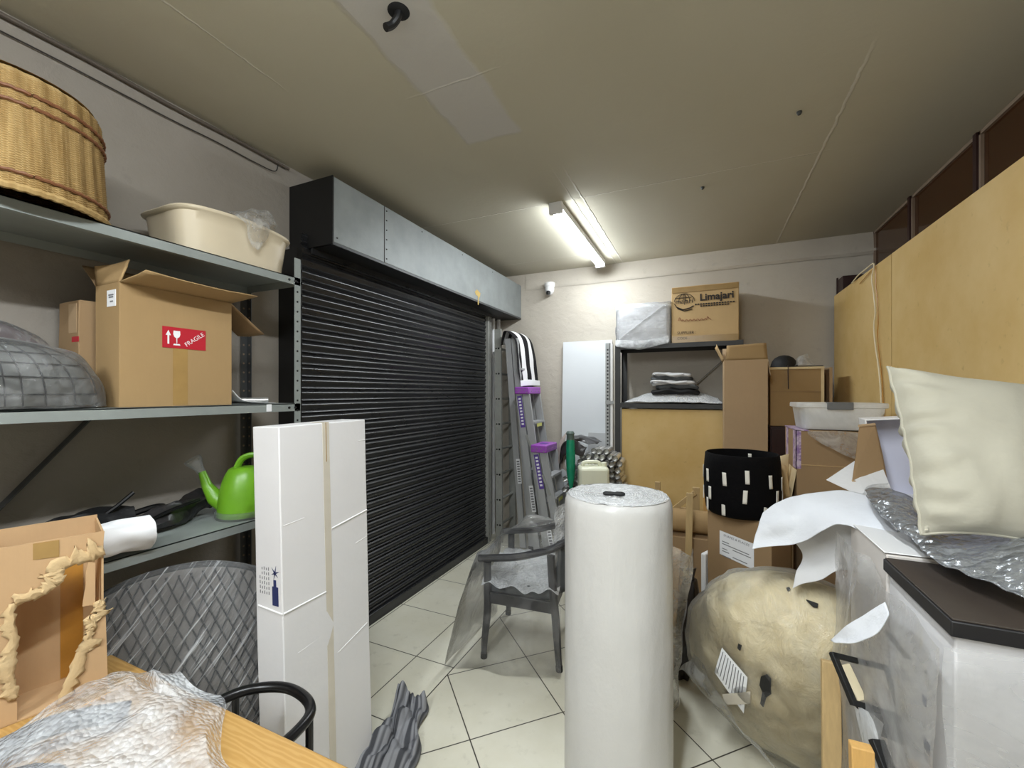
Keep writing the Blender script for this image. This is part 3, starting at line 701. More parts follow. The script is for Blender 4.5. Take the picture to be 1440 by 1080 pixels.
bundle('folded_umbrella', 'dark folded umbrella lying beside the green watering can', [(-2.08, .93, 1.10), (-2.10, 1.05, 1.115), (-2.15, 1.17, 1.125), (-2.215, 1.27, 1.13)], [.035, .045, .045, .05], MT['blacks'], 4,
       [([(-2.05, .96, 1.125), (-2.06, 1.05, 1.15), (-2.08, 1.18, 1.165)], .007, 'rib')])
# rolled white cloth
rc = V((-1.90, .775, 1.066)); rd = V((.10, .99, 0)).normalized(); t = thing('rolled_cloth', 'rolled white cloth on the lower shelf beside the torn box', 'cloth', rc)
def roll(u, v):
    th = u*2*pi; r = .066+.007*sin(2*th+1)+.012*noise.noise(V((cos(th)*1.5, sin(th)*1.5, v*3)))
    if abs(v-.22) < .03: r += .006
    q = rc+V((0, 0, .07))+rd*(v-.5)*.24
    q = q+V((rd.y, -rd.x, 0))*cos(th)*r+V((0, 0, 1))*sin(th)*r*.95; q.z = max(q.z, 1.067); return q
m = MB().grid(roll, 40, 20, True); m.build('outer_layer', MT['paper'], t)
m = MB(); e = rc+V((0, 0, .07))+rd*.12
m.tube([e+(V((rd.y, -rd.x, 0))*cos(a)+V((0, 0, .95))*sin(a))*(.012+.048*a/(6*pi)) for a in [i*6*pi/90 for i in range(91)]], .0055, 6); m.build('spiral_end', MT['paper'], t)
m = MB(); e = rc+V((0, 0, .07))-rd*.12
m.tube([e+(V((rd.y, -rd.x, 0))*cos(a)+V((0, 0, .95))*sin(a))*(.012+.048*a/(6*pi)) for a in [i*6*pi/90 for i in range(91)]], .0055, 6); m.build('spiral_end', MT['paper'], t)

# round wire-mesh fire guard in stretch film, standing under the shelf
C0 = V((-1.83, .965, .50)); nd = V((.86, -.50, .10)).normalized(); ud = V((.5, .86, 0)).normalized(); vd = nd.cross(ud)*-1
if vd.z < 0: vd = -vd
gd = thing('mesh_screen', 'large round black wire mesh screen in stretch film, standing under the lower shelf', 'screen', (C0.x, C0.y, 0))
def dome(k, R, dz=0):
    def fn(u, v):
        th = u*2*pi; r = R*min(v, 1); h = .10*(1-v**2.5)+dz
        return C0+ud*cos(th)*r*1.06+vd*sin(th)*r+nd*h
    return fn
f = dome(0, .47); m = MB().grid(lambda u, v: f(u, v), 64, 16, True); m.build('backing', MT['meshfill'], gd)
m = MB()
for s in (-1, 1):
    for k in range(-16, 17):
        off = k*.036; pts = []
        for i in range(33):
            q = (i/32-.5)*1.1
            a, b = (off+q*.38, q*.92) if s > 0 else (off-q*.38, q*.92)
            rr = sqrt(a*a+b*b)
            if rr < .47: pts.append(C0+ud*a*1.06+vd*b+nd*(.10*(1-(rr/.47)**2.5)+.006))
        if len(pts) > 2: m.tube(pts, .0028, 5)
m.build('wire_mesh', MT['wire'], gd)
m = MB(); m.tube([f(i/72, 1) for i in range(72)], .012, 8, closed=True); m.build('rim', MT['wire'], gd)
t = NT('glint_streaked_film')
sdir = (ud*.62+vd*.78).normalized(); pdir = (ud*.78-vd*.62).normalized(); cmb = t.n('ShaderNodeCombineXYZ')
for i_, (dv_, k_) in enumerate(((sdir, 3.0), (pdir, 75))):
    dn = t.n('ShaderNodeVectorMath', operation='DOT_PRODUCT'); dn.inputs[1].default_value = dv_*k_; t.l(t.coord(), dn.inputs[0]); t.l(dn.outputs['Value'], cmb.inputs[i_])
vec = cmb.outputs[0]
a = t.ramp(t.noise(1, 3, .55, vec), [(.56, (0, 0, 0)), (.70, (1, 1, 1))]); b = t.noise(3, 3)  # white diagonal streaks painted into the film as its highlights
tr = t.n('ShaderNodeBsdfTransparent'); gl = t.pbr(lin('F0F2F4'), .12, 0, .9, t.bump(t.noise(1, 3, .55, vec), .8, .02)); mx = t.n('ShaderNodeMixShader')
t.l(t.math('ADD', t.math('MULTIPLY', a, .5), t.math('MULTIPLY', b, .2)), mx.inputs[0]); t.l(tr.outputs[0], mx.inputs[1]); t.l(gl, mx.inputs[2]); MT['glint_streak'] = t.done(mx.outputs[0])
f2 = dome(0, .485, .018); m = MB().grid(lambda u, v: f2(u, v)+nd*.012*noise.noise(f2(u, v)*9), 64, 16, True); m.build('stretch_film', MT['glint_streak'], gd)

# tall white carton
wbx = thing('white_carton', 'tall white carton standing on end in front of the shelving', 'box', (-1.456, 1.30, 0))
Mt = Matrix.Translation((-1.384, 1.085, 0)) @ Matrix.Rotation(radians(-1.3), 4, V((-.41, .91, 0)))
W_, D_, H_ = .144, .435, 1.525
m = MB(Mt); 
m.soft(W_, D_, H_, 10, .0022, 4, 9, Matrix.Translation((-W_/2, D_/2, 0))); m.build('body', MT['carton'], wbx, bevel=.004)
m = MB(Mt); m.box((-.001, .195, .0), (.0014, .228, H_)); m.box((-.06, .195, H_-.001), (.001, .228, H_+.0015)); m.build('tape', MT['tapec'], wbx, smooth=0)
m = MB(Mt); m.box((-.001, .2105, H_-.16), (.0022, .2135, H_)); m.build('gap', MT['tape'], wbx, smooth=0)
def ridge(a, b, r=.0035): MB(Mt).tube([a, b], r, 8).build('crease', MT['white'], wbx)
ridge((.0006, .003, .84), (.0006, .195, .838)); ridge((.0006, .232, 1.085), (.0006, .432, 1.11)); ridge((-.13, -.0006, .85), (0, -.0006, .84))
ridge((.0, .06, .665), (.0, .17, .672), .0018); ridge((.0, .25, .56), (.0, .42, .60), .0018); ridge((0, .01, 1.16), (0, .10, 1.165), .0015); ridge((0, .39, 1.43), (0, .43, 1.43), .002); ridge((0, .36, .98), (0, .43, .99), .0018)
m = MB(Mt); m.box((-.052, -.0015, .865), (-.02, .001, .935)); l = lab(m.build('logo_bar', MT['inkblue'], wbx, smooth=0), 'navy logo bar')
m = MB(Mt); sc_ = V((-.036, -.0012, .985))
for a, L in ((75, .03), (130, .026), (20, .028), (200, .02), (-40, .022), (255, .026)):
    dx, dz = cos(radians(a)), sin(radians(a)); px, pz = -dz*.0035, dx*.0035
    m.prism([sc_+V((px, 0, pz)), sc_+V((-px, 0, -pz)), sc_+V((dx*L, 0, dz*L))], (0, -.0006, 0))
m.box((-.044, -.0018, .935), (-.030, .001, .96)); lab(m.build('logo_star', MT['inkblue'], wbx, smooth=0), 'navy star emblem')
m = MB(Mt)
for i, x in enumerate((-.072, -.084, -.096, -.108, -.120)):
    for j in range(6 if i < 4 else 4): m.box((x, -.0012, .90+j*.018), (x+.004, .001, .912+j*.018-.003*(i % 2)))
m.build('side_print', MT['grey'], wbx, smooth=0)
t0 = Mt @ V((-.036, -.0022, .90)); text('EURO STAR', .011, t0, (0, 0, 1), (-1, 0, 0), MT['paper'], l) if False else None

# black tubular chair pushed under the table
HC = V((-1.20, .80, .70)); ch = thing('metal_chair', 'black tubular metal chair tucked under the pine table', 'chair', (HC.x, HC.y, 0))
m = MB(); m.tube(path([(-1.36, .30, .70), (-1.375, .6, .70), (-1.37, .78, .70), (-1.33, .895, .70), (-1.22, .955, .70), (-1.09, .93, .70), (-1.04, .84, .70), (-1.04, .6, .70), (-1.05, .30, .70)], 50), .0155, 12); m.build('hoop_rail', MT['tubek'], ch)
for x, y in ((-1.075, .915), (-1.345, .87), (-1.05, .38), (-1.355, .38)):
    MB().tube([(x, y, 0), (x, y, .70)], .011, 10).build('leg', MT['tubek'], ch)
MB().soft(.31, .5, .04, 4, .002, 5, 1, Matrix.Translation((-1.205, .63, .42))).build('seat', MT['blackp'], ch, bevel=.008)

# pine table
TZ = .75; tx0, tx1, ty0, ty1 = -1.86, -.50, -.05, .775
tt = thing('pine_table', 'pine table in the near left foreground', 'table', ((tx0+tx1)/2, (ty0+ty1)/2, 0))
MB().box((tx0, ty0, TZ-.032), (tx1, ty1, TZ)).build('tabletop', MT['pine'], tt, bevel=.005)
for x in (tx0+.08, tx1-.08):
    for y in (ty0+.08, ty1-.09): MB().box((x-.03, y-.03, 0), (x+.03, y+.03, TZ-.034)).build('leg', MT['pine'], tt, bevel=.004)

# torn carton on the table
A = V((-1.66, .673, 0)); fdir = V((.055, .19, 0)).normalized(); rdir = V((-fdir.y, fdir.x, 0)); FW = .198; TT = 1.232; dep = .15
tc = thing('torn_cardboard_box', 'torn tan cardboard box with ripped open front, on the table', 'box', (A.x-.1, A.y-.08, TZ+.001))
B0 = A-fdir*FW       # near-left front corner
def fp(s, z, n=0): return B0+fdir*s+V((0, 0, z))-rdir*n
def px(u, v):       # photo pixel on the front panel's plane -> (s, z)
    r = ray(u, v); nn = V((rdir.x, rdir.y, 0)); k = nn.dot(B0)/nn.dot(V((r.x, r.y, 0))); q = r*k; return (V((q.x, q.y, 0))-B0).dot(fdir), CAM_H+q.z
def panel(poly, name, mat, jag=.004, th=.005, seed=0):
    pts = []; random.seed(seed)
    q = [px(*p[:2]) for p in poly]; n = len(q)
    for i in range(n):
        a, b = q[i], q[(i+1) % n]; torn = len(poly[i]) > 2; k = 7 if torn else 1
        for j in range(k):
            f_ = j/k; e = (random.uniform(-jag, jag), random.uniform(-jag, jag)) if torn and j else (0, 0)
            pts.append((a[0]+(b[0]-a[0])*f_+e[0], max(a[1]+(b[1]-a[1])*f_+e[1], TZ+.002)))
    m = MB(); m.prism([fp(s, z) for s, z in pts], rdir*th); return m.build(name, mat, tc, smooth=0)
panel([(14, 769), (147, 747), (144, 779, 1), (120, 786, 1), (84, 796, 1), (83, 816, 1), (60, 832, 1), (16, 848)], 'front_panel', MT['cardo'], seed=1)
panel([(124, 786), (134, 783), (134, 850, 1), (116, 853, 1)], 'torn_strip', MT['cardo'], .002, seed=2)
panel([(82, 1080), (84, 985, 1), (90, 972, 1), (112, 918, 1), (126, 886, 1), (122, 872, 1), (134, 868), (134, 850, 1), (148, 846), (152, 1080)], 'torn_corner', MT['cardo'], seed=3)
panel([(-14, 772), (14, 769), (16, 848, 1), (20, 905, 1), (15, 950, 1), (24, 990), (24, 1080), (-14, 1080)], 'front_edge', MT['cardo'], seed=4)
# ragged strips of torn paper along the tears
tm = NT('torn_corrugation'); wv = tm.n('ShaderNodeTexWave'); wv.bands_direction = 'Y'; wv.inputs['Scale'].default_value = 40; wv.inputs['Distortion'].default_value = 3; tm.l(tm.coord(), wv.inputs['Vector'])
MT['torn'] = tm.done(tm.pbr(tm.mix(tm.noise(20, 4), lin('CDB68D'), lin('BFA075')), .85, 0, .2, tm.bump(tm.noise(90, 4), .5, .004)))
def lip(pts, wd, seed, side=1):
    w = []
    for i in range(len(pts)-1):
        a, b = px(*pts[i]), px(*pts[i+1])
        for j in range(10): w.append((a[0]+(b[0]-a[0])*j/10, a[1]+(b[1]-a[1])*j/10))
    nn_ = len(w); m = MB(); vs = []
    for i, (s_, z_) in enumerate(w):
        a, b = w[max(i-2, 0)], w[min(i+2, nn_-1)]; d = V((b[0]-a[0], b[1]-a[1])); d = d.normalized() if d.length else V((1, 0)); nx, nz = -d.y*side, d.x*side
        ww = wd*(.35+.9*abs(noise.noise(V((i*.13, seed, 0))))+1.1*abs(noise.noise(V((i*.9, seed, 3)))))
        j = noise.noise(V((i*1.7, seed, 7)))*.012
        for k in range(5):
            f = k/4; q = fp(s_+nx*(ww*f*1.25-wd*.25)+j*(k == 4 or k == 0), max(z_+nz*(ww*f*1.25-wd*.25)+j*(k == 4 or k == 0), TZ+.003), .0015+.004*sin(pi*f)+.006*abs(noise.noise(V((i*1.1, k*1.3, seed)))))
            vs.append(q)
    m.add(vs, [(i*5+k, i*5+k+1, i*5+k+6, i*5+k+5) for i in range(nn_-1) for k in range(4)])
    lab(m.build('torn_edge', MT['torn'], tc, smooth=25, solid=.002), 'ragged pale torn edge')
lip([(147, 776), (120, 786), (84, 796), (83, 816), (60, 832), (16, 848)], .042, 1, -1)
lip([(16, 848), (20, 905), (15, 950), (22, 985)], .030, 2, -1)
lip([(84, 990), (112, 918), (126, 886), (122, 872), (134, 866), (137, 848), (147, 846)], .034, 3, -1)
m = MB()
bk = [B0-fdir*.04+rdir*dep, A+rdir*dep]; 
m.prism([V((bk[0].x, bk[0].y, TZ+.001)), V((bk[1].x, bk[1].y, TZ+.001)), V((bk[1].x, bk[1].y, TT+.02)), V((bk[0].x, bk[0].y, TT+.02))], rdir*.005)
m.prism([V((A.x, A.y, TZ+.001))+rdir*.005, V((bk[1].x, bk[1].y, TZ+.001)), V((bk[1].x, bk[1].y, TT+.012)), V((A.x, A.y, TT))+rdir*.005], -fdir*.005)
q = B0-fdir*.04
m.prism([V((q.x, q.y, TZ+.001))+rdir*.005, V((bk[0].x, bk[0].y, TZ+.001)), V((bk[0].x, bk[0].y, TT+.012)), V((q.x, q.y, TT))+rdir*.005], fdir*.005)
m.prism([V((q.x, q.y, TZ+.001)), V((A.x, A.y, TZ+.001)), V((bk[1].x, bk[1].y, TZ+.001)), V((bk[0].x, bk[0].y, TZ+.001))], (0, 0, .004))
m.build('body', MT['cardo'], tc, smooth=0)
m = MB(); c = B0+fdir*.115+rdir*(dep-.001); m.prism([c+V((0, 0, TZ+.01)), c+fdir*.05+V((0, 0, TZ+.01)), c+fdir*.05+V((0, 0, 1.18)), c+V((0, 0, 1.18))], -rdir*.0008); m.build('inner_tape', MT['tapeo'], tc, smooth=0)
m = MB(); c = B0+fdir*.055-rdir*.0005; m.prism([c+V((0, 0, 1.185)), c+fdir*.05+V((0, 0, 1.18)), c+fdir*.05+V((0, 0, 1.228)), c+V((0, 0, 1.23))], -rdir*.0008); m.build('tape', MT['tape'], tc, smooth=0)

# bubble wrapped black frame on the table
wf = thing('wrapped_furniture', 'black curved frame under bubble wrap on the near table', 'frame', (-1.2, .35, TZ+.001))
def heap(x, y):
    h = .035
    h += .065*math.exp(-(((x+1.45)/.22)**2+((y-.60)/.16)**2)) + .05*math.exp(-(((x+1.22)/.30)**2+((y-.30)/.2)**2)) + .06*math.exp(-(((x+1.68)/.1)**2+((y-.35)/.3)**2))
    return h+.022*noise.noise(V((x*7, y*7, 2)))+.009*noise.noise(V((x*22, y*22, 5)))
def hm(u, v):
    y = -.02+v*(.80); xr = -.88-.42*max(0, (y-.58)/.2)**1.1 +.03*noise.noise(V((y*9, 3, 1))); xl = -1.84+.22*min(1, max(0, (y-.25)/.2))
    x = xl+(xr-xl)*u
    e = min(u, 1-u, v*2, 1-v)*7; e = min(e, 1)
    y2 = y+.05*noise.noise(V((x*6, 0, 4)))*v
    return V((x, min(y2, .81), TZ+.004+heap(x, y)*max(e, .06)+(.05*math.exp(-((x+1.43)/.07)**2) if v > .9 else 0)))
m = MB().grid(hm, 90, 70); m.build('bubble_wrap', MT['bubble'], wf)
for k, p in enumerate(([(-1.78, .10, .03), (-1.62, .30, .05), (-1.48, .50, .07), (-1.40, .62, .05)], [(-1.72, .05, .03), (-1.5, .28, .06), (-1.36, .42, .075), (-1.22, .44, .06), (-1.14, .36, .04)], [(-1.5, .02, .035), (-1.32, .18, .05), (-1.2, .26, .05), (-1.1, .2, .04)])):
    q = path(p, 24); m = MB().tube([V((a.x, a.y, TZ+max(.02, min(heap(a.x, a.y)-.024, a.z)))) for a in q], .024, 10); m.build('frame_tube', simple('navy_black', '1B1D28', .5), wf) if k == 0 else m.build('frame_tube', bpy.data.materials['navy_black'], wf)

# striped towel on the floor
tw = MB()
def tow(u, v):
    c = onZ(562, 1035, 0); a = V((CY, SY, 0)); b = V((-SY, CY, 0))
    w = .135*(.45+.6*(1-v)+.12*sin(v*9)); x = (u-.5)*2*w + (.05*(v-.5)); y = (v-.5)*.42
    h = .02+.13*abs(noise.noise(V((u*2.2+1, v*2.6, 7))))+.05*abs(noise.noise(V((u*6, v*5, 1))))
    e = min(u, 1-u, v, 1-v)*9; h *= min(1, .15+e)
    j = noise.noise_vector(V((u*3, v*3, 3)))*.03
    return c+a*(x+j.x)+b*(y+j.y)+V((0, 0, h+.004))
tw.grid(tow, 48, 48); tw.attr = [(i % 49)/48 for i in range(49*49)]; tag(tw.build('striped_towel', MT['towel'], solid=.006), 'crumpled grey striped towel on the tiles beside the white carton', 'towel')
# ================================================================= back left: ladders
def extladder():
    t = thing('straight_ladder', 'straight aluminium ladder with round holes in its stile, right beside the shutter', 'ladder', (-2.09, 4.4, 0))
    bx, tx = -2.055, -2.075
    for y in (4.24, 4.60):
        m = MB(); p = V((bx, y, 0)); q = V((tx, y, 2.35))
        m.bar(p+V((0, -.012, 0)), q+V((0, -.012, 0)), .003, .075, (1, 0, 0)); m.bar(p+V((.037, 0, 0)), q+V((.037, 0, 0)), .026, .003, (1, 0, 0)); m.bar(p+V((-.037, 0, 0)), q+V((-.037, 0, 0)), .026, .003, (1, 0, 0))
        st = m.build('stile', MT['alud'], t, smooth=0)
        if y < 4.4:
            h = MB()
            for k in range(8):
                z = .19+k*.278; x = bx+(tx-bx)*z/2.35
                h.tube([(x+.012, y-.0145, z), (x+.012, y-.0125, z)], .011, 10); h.tube([(x-.018, y-.0145, z), (x-.018, y-.0125, z)], .009, 10)
            h = h.build('rung_holes', MT['hole'], st, smooth=0); h['kind'] = 'stuff'
    for k in range(8):
        z = .19+k*.278; x = bx+(tx-bx)*z/2.35
        MB().tube([(x, 4.245, z), (x, 4.595, z)], .014, 10).build('rung', MT['alud'], t)
extladder()
def stepladder(label, x, y, ht, width, lean, cap=True, nst=5, yellow=()):
    """folded: front frame with steps, rear frame lying against it; width runs along y, leaning towards -x"""
    t = thing('step_ladder', label, 'ladder', (x+lean*.5, y+width/2, 0), 'aluminium ladders in the corner')
    top = V((x, y, ht)); foot = V((x+lean, y, 0)); dx = V((.075, 0, 0))
    for s, yy, spread in ((0, y, -.03), (1, y+width, .03)):
        a = V((x, yy, ht-.02)); b = V((x+lean-.03, yy+spread, .012))
        m = MB(); m.bar(a+V((-.0, 0, 0)), b, .004, .062, (1, 0, 0))
        for e in (-.031, .031): m.bar(a+V((e, .012, 0)), b+V((e, .012, 0)), .026, .0035, (1, 0, 0))
        m.build('rear_stile', MT['alu'], t, smooth=0)
        a = V((x+.078, yy, ht-.02)); b = V((x+lean+.078, yy+spread, .012))
        m = MB(); m.bar(a, b, .004, .07, (1, 0, 0))
        for e in (-.035, .035): m.bar(a+V((e, .012, 0)), b+V((e, .012, 0)), .028, .0035, (1, 0, 0))
        st = m.build('front_stile', MT['alu'], t, smooth=0)
        MB().bar(b+V((0, 0, .03)), b+V((0, 0, -.012)), .034, .082, (1, 0, 0)).build('foot', MT['foot'], t, bevel=.003)
    for k in range(nst):
        z = .27+k*(ht-.35)/nst; f = 1-z/ht; xx = x+.085+lean*f
        MB().box((xx-.035, y-.03*f+.01, z-.012), (xx+.045, y+width+.03*f-.01, z+.012)).build('step', MT['alu'], t, bevel=.003)
        if k in yellow:
            l = MB(); l.box((xx+.0448, y+.06, z-.045), (xx+.0466, y+width-.10, z-.012)); lab(l.build('sticker', MT['yellow'], t, smooth=0), 'yellow sticker under a step')
    m = MB()
    zb = ht*.62; f = 1-zb/ht
    m.bar((x+.0+lean*f, y-.004-.03*f, zb+.17), (x+.078+lean*f, y-.004-.03*f, zb-.02), .005, .022, (1, 0, 0)); m.build('spreader', MT['alud'], t, smooth=0)
    if cap:
        c = MB(); c.box((x-.035, y-.02, ht-.06), (x+.125, y+width+.02, ht+.012)); c = c.build('top_cap', MT['purple'], t, bevel=.008)
        h = MB(); h.box((x+.01, y+.10, ht+.0118), (x+.08, y+width-.10, ht+.0135)); h.build('tray_hole', MT['purpled'], c, smooth=0)
        h = MB()
        for a, b in ((-.01, -.02), (.03, -.02), (.07, -.02), (.10, -.045), (.02, -.045)): h.tube([(x+a, y-.0195, ht+b), (x+a, y-.0225, ht+b)], .006, 8)
        for b in (.05, .15, .25): h.tube([(x+.1245, y+b, ht-.03), (x+.1275, y+b, ht-.03)], .006, 8)
        h = h.build('rivets', MT['chrome'], c); h['kind'] = 'stuff'
    # printed strips on the near stiles
    def strip(off, z0, z1, mat, nm, ww=.045):
        f0, f1 = 1-z0/ht, 1-z1/ht
        a = V((x+off+lean*f0, y-.03*f0-.0032, z0)); b = V((x+off+lean*f1, y-.03*f1-.0032, z1))
        MB().bar(a, b, .0012, ww, (1, 0, 0)).build(nm, mat, t, smooth=0); return a, b
    if cap:
        a, b = strip(-.0, ht-.40, ht-.08, MT['purpled'], 'name_strip', .05)
        g = MB()
        for k in range(9): q = a+(b-a)*(.08+k*.1); g.bar(q+V((0, -.0012, 0)), q+(b-a)*.055+V((0, -.0012, 0)), .0006, .026, (1, 0, 0))
        g = g.build('lettering', MT['paper'], t, smooth=0); g['kind'] = 'stuff'
    zc = ht*.42
    a, b = strip(.0, zc-.26, zc, MT['paper'], 'safety_label', .045)
    g = MB()
    for k in range(9): q = a+(b-a)*(.06+k*.1); g.bar(q+V((0, -.0012, 0)), q+(b-a)*.06+V((0, -.0012, 0)), .0006, .03, (1, 0, 0))
    g = g.build('print', MT['grey'], t, smooth=0); g['kind'] = 'stuff'
    return t
stepladder('tallest step ladder, leaning in the corner under the black and white striped cloth', -1.93, 4.18, 2.25, .34, .22, cap=False, nst=7)
stepladder('folded step ladder with a purple top, the taller of the two purple ones', -1.735, 4.02, 1.695, .30, .25, nst=5, yellow=(3, 4))
stepladder('low folded step ladder with a bright purple top, nearest the chair', -1.47, 3.80, 1.14, .28, .22, nst=4, yellow=(2,))
# striped cloth over the tallest ladder
t = NT('black_white_stripes'); x, y, z = t.sep()
k = t.math('PINGPONG', t.math('ADD', y, .0), .085); 
st = t.math('GREATER_THAN', k, .045)
MT['stripes'] = t.done(t.pbr(t.mix(st, lin('1F1E20'), lin('E4E3E4')), .85, 0, .2, t.bump(t.noise(14, 4), .3, .01)))
m = patch([[(-2.005, 4.17, 2.16), (-2.0, 4.28, 2.18), (-2.0, 4.40, 2.18), (-1.995, 4.53, 2.17)],
           [(-1.96, 4.16, 2.31), (-1.95, 4.28, 2.325), (-1.945, 4.40, 2.32), (-1.94, 4.54, 2.31)],
           [(-1.84, 4.15, 2.22), (-1.825, 4.26, 2.24), (-1.80, 4.40, 2.24), (-1.79, 4.54, 2.23)],
           [(-1.80, 4.15, 1.95), (-1.775, 4.27, 1.96), (-1.75, 4.42, 1.96), (-1.74, 4.55, 1.95)],
           [(-1.775, 4.16, 1.74), (-1.75, 4.28, 1.75), (-1.725, 4.42, 1.755), (-1.71, 4.55, 1.75)]], 30, 40, .010, 7, 4)
sc = tag(m.build('striped_cloth', MT['stripes'], solid=.003), 'black and white striped cloth hung over the tallest ladder', 'cloth')
m = patch([[(-1.772, 4.155, 1.775), (-1.745, 4.28, 1.785), (-1.72, 4.42, 1.79), (-1.70, 4.555, 1.785)], [(-1.765, 4.155, 1.715), (-1.74, 4.28, 1.722), (-1.715, 4.42, 1.73), (-1.695, 4.555, 1.725)]], 20, 6, .006, 7, 4)
m.build('hem', MT['paper'], sc, solid=.003)

# white board and small grey board against the back wall
m = MB(); m.hexa([(-1.44, 4.50, .001), (-.895, 4.50, .001), (-.895, 4.52, .001), (-1.44, 4.52, .001)], [(-1.44, 4.605, 2.215), (-.895, 4.605, 2.215), (-.895, 4.625, 2.215), (-1.44, 4.625, 2.215)])
tag(m.build('white_board', MT['panelw'], smooth=0), 'tall white board leaning on the back wall', 'board')
m = MB(); m.hexa([(-1.13, 4.40, .001), (-.9, 4.40, .001), (-.9, 4.412, .001), (-1.13, 4.412, .001)], [(-1.13, 4.512, 1.22), (-.9, 4.512, 1.22), (-.9, 4.524, 1.22), (-1.13, 4.524, 1.22)])
tag(m.build('grey_board', simple('pale_grey_board', 'C3C5C6', .5, 0, .03), smooth=0), 'smaller pale grey board in front of the tall white board', 'board')

# crate, metal tubes, jerrycan, green roll
cb = thing('cardboard_box', 'brown box under the jerrycan, behind the bubble wrap roll', 'box', (-.84, 3.6, 0))
MB().soft(.36, .34, .655, 5, .004, 5, 2, Matrix.Translation((-.83, 3.6, 0))).build('body', MT['cardk'], cb, bevel=.004)
jc = V((-.855, 3.58, .656)); t = thing('jerrycan', 'milky white jerrycan behind the bubble wrap roll', 'jerrycan', jc)
MB().soft(.245, .2, .37, 8, .002, 5, 3, Matrix.Translation(jc) @ Matrix.Rotation(radians(20), 4, 'Z'), .006).build('body', MT['jerry'], t, bevel=.03)
R20 = Matrix.Translation(jc) @ Matrix.Rotation(radians(20), 4, 'Z')
m = MB(R20); m.tube(path([(-.09, 0, .365), (-.08, 0, .40), (0, 0, .408), (.05, 0, .40), (.055, 0, .365)], 16), .015, 10); m.build('handle', MT['jerry'], t)
m = MB(R20); m.lathe([(.024, .365), (.024, .40), (.02, .404)], (.09, 0, 0), 20); m.build('cap', MT['jerry'], t)
m = MB(R20); m.box((-.1, -.104, .23), (.1, -.1005, .237)); m.build('seam', MT['jerry'], t, bevel=.001)
rk = thing('cardboard_box', 'dark box under the heap of metal tubes', 'box', (-1.0, 4.1, 0))
MB().soft(.47, .27, .70, 5, .004, 5, 5, Matrix.Translation((-.855, 4.00, 0))).build('body', MT['cardd'], rk, bevel=.004)
random.seed(11); spots = []
rows = [(.73, -1.20, -.66), (.785, -1.17, -.66), (.84, -1.18, -.65), (.895, -1.15, -.66), (.95, -1.12, -.66), (1.005, -1.08, -.68), (1.06, -1.02, -.70), (1.11, -.96, -.76)]
for j, (z, a, b) in enumerate(rows):
    x = a+.03*(j % 2)
    while x < b: spots.append((x, z)); x += .0595
proto = None
for i, (x, z) in enumerate(spots):
    ln = .24; yy = 3.88+random.uniform(-.05, .06); r = .0275
    if proto is None:
        m = MB(); m.lathe([(r, 0), (r, ln), (r-.003, ln), (r-.003, .0)], (0, 0, 0), 14, cap0=False, cap1=False)
        m.M = None; m.v = [V((p.x, p.z, p.y)) for p in m.v]; m.add([V((.0245*cos(a*pi/6), .05, .0245*sin(a*pi/6))) for a in range(12)], [tuple(range(12))])
        proto = m.build('metal_tube', MT['chrome'], org=(0, 0, 0)); o = proto
    else: o = proto.copy(); COL.objects.link(o)
    o.location = (x+random.uniform(-.004, .004), yy, z+.0); o.rotation_euler = (random.uniform(-.01, .01), 0, random.uniform(-.03, .06))
    tag(o, 'open metal tube in the stack behind the jerrycan', 'tube', 'stacked metal tubes')
m = patch([[(-1.24, 3.84, .98), (-1.20, 3.82, 1.15), (-1.13, 3.84, 1.21), (-1.05, 3.9, 1.19), (-.97, 3.86, 1.17)], [(-1.22, 3.95, 1.0), (-1.17, 3.95, 1.2), (-1.1, 3.95, 1.23), (-1.0, 3.96, 1.21), (-.92, 3.95, 1.17)], [(-1.2, 4.2, 1.02), (-1.15, 4.2, 1.2), (-1.1, 4.2, 1.22), (-1.0, 4.2, 1.2), (-.92, 4.2, 1.16)]], 30, 20, .022, 9, 6)
pf = patch([[(-1.24, 3.84, .98), (-1.20, 3.82, 1.15), (-1.13, 3.84, 1.20), (-1.05, 3.87, 1.18), (-.97, 3.85, 1.15)], [(-1.23, 3.82, .93), (-1.18, 3.79, 1.06), (-1.12, 3.78, 1.10), (-1.06, 3.80, 1.08), (-1.02, 3.82, 1.06)]], 24, 8, .02, 10, 7)
m.add(pf.v, pf.f)
tag(m.build('plastic_sheet', MT['blacks'], solid=.002), 'crumpled dark plastic sheet over the stack of metal tubes', 'sheet')
gp = onY(801, 640, 3.72); t = thing('green_roll', 'green film roll standing on end against the metal tubes', 'roll', (gp.x, gp.y, 0))
a = V((gp.x+.03, 3.70, .02)); b = V((gp.x, 3.74, 1.30))
MB().tube([a+(b-a)*.02, a+(b-a)*.5, a+(b-a)*.62], [.012, .012, .016], 12).build('stem', MT['greent'], t)
MB().tube([a+(b-a)*f for f in (.60, .66, .72, .8, .9, .94)], [.014, .03, .04, .042, .040, .036], 14).build('roll', MT['greent'], t)
MB().tube([a+(b-a)*f for f in (.90, .94, .97, .985, 1.0)], [.034, .036, .034, .040, .028], 12).build('bunched_top', simple('grey_bunched_film', '5A6A64', .4, 0, .3, 30, .5, 40), t)
m = patch([[(-1.29, 3.97, 1.17), (-1.25, 3.94, 1.22), (-1.20, 3.94, 1.27)], [(-1.28, 3.93, 1.08), (-1.24, 3.91, 1.10), (-1.2, 3.92, 1.12)], [(-1.26, 3.92, .9), (-1.23, 3.91, .92), (-1.2, 3.92, .9)]], 14, 14, .02, 12, 2)
tag(m.build('crumpled_paper', simple('crumpled_print', 'B9ADA6', .7, 0, .35, 14), solid=.001), 'crumpled printed paper between the low step ladder and the green roll', 'paper')

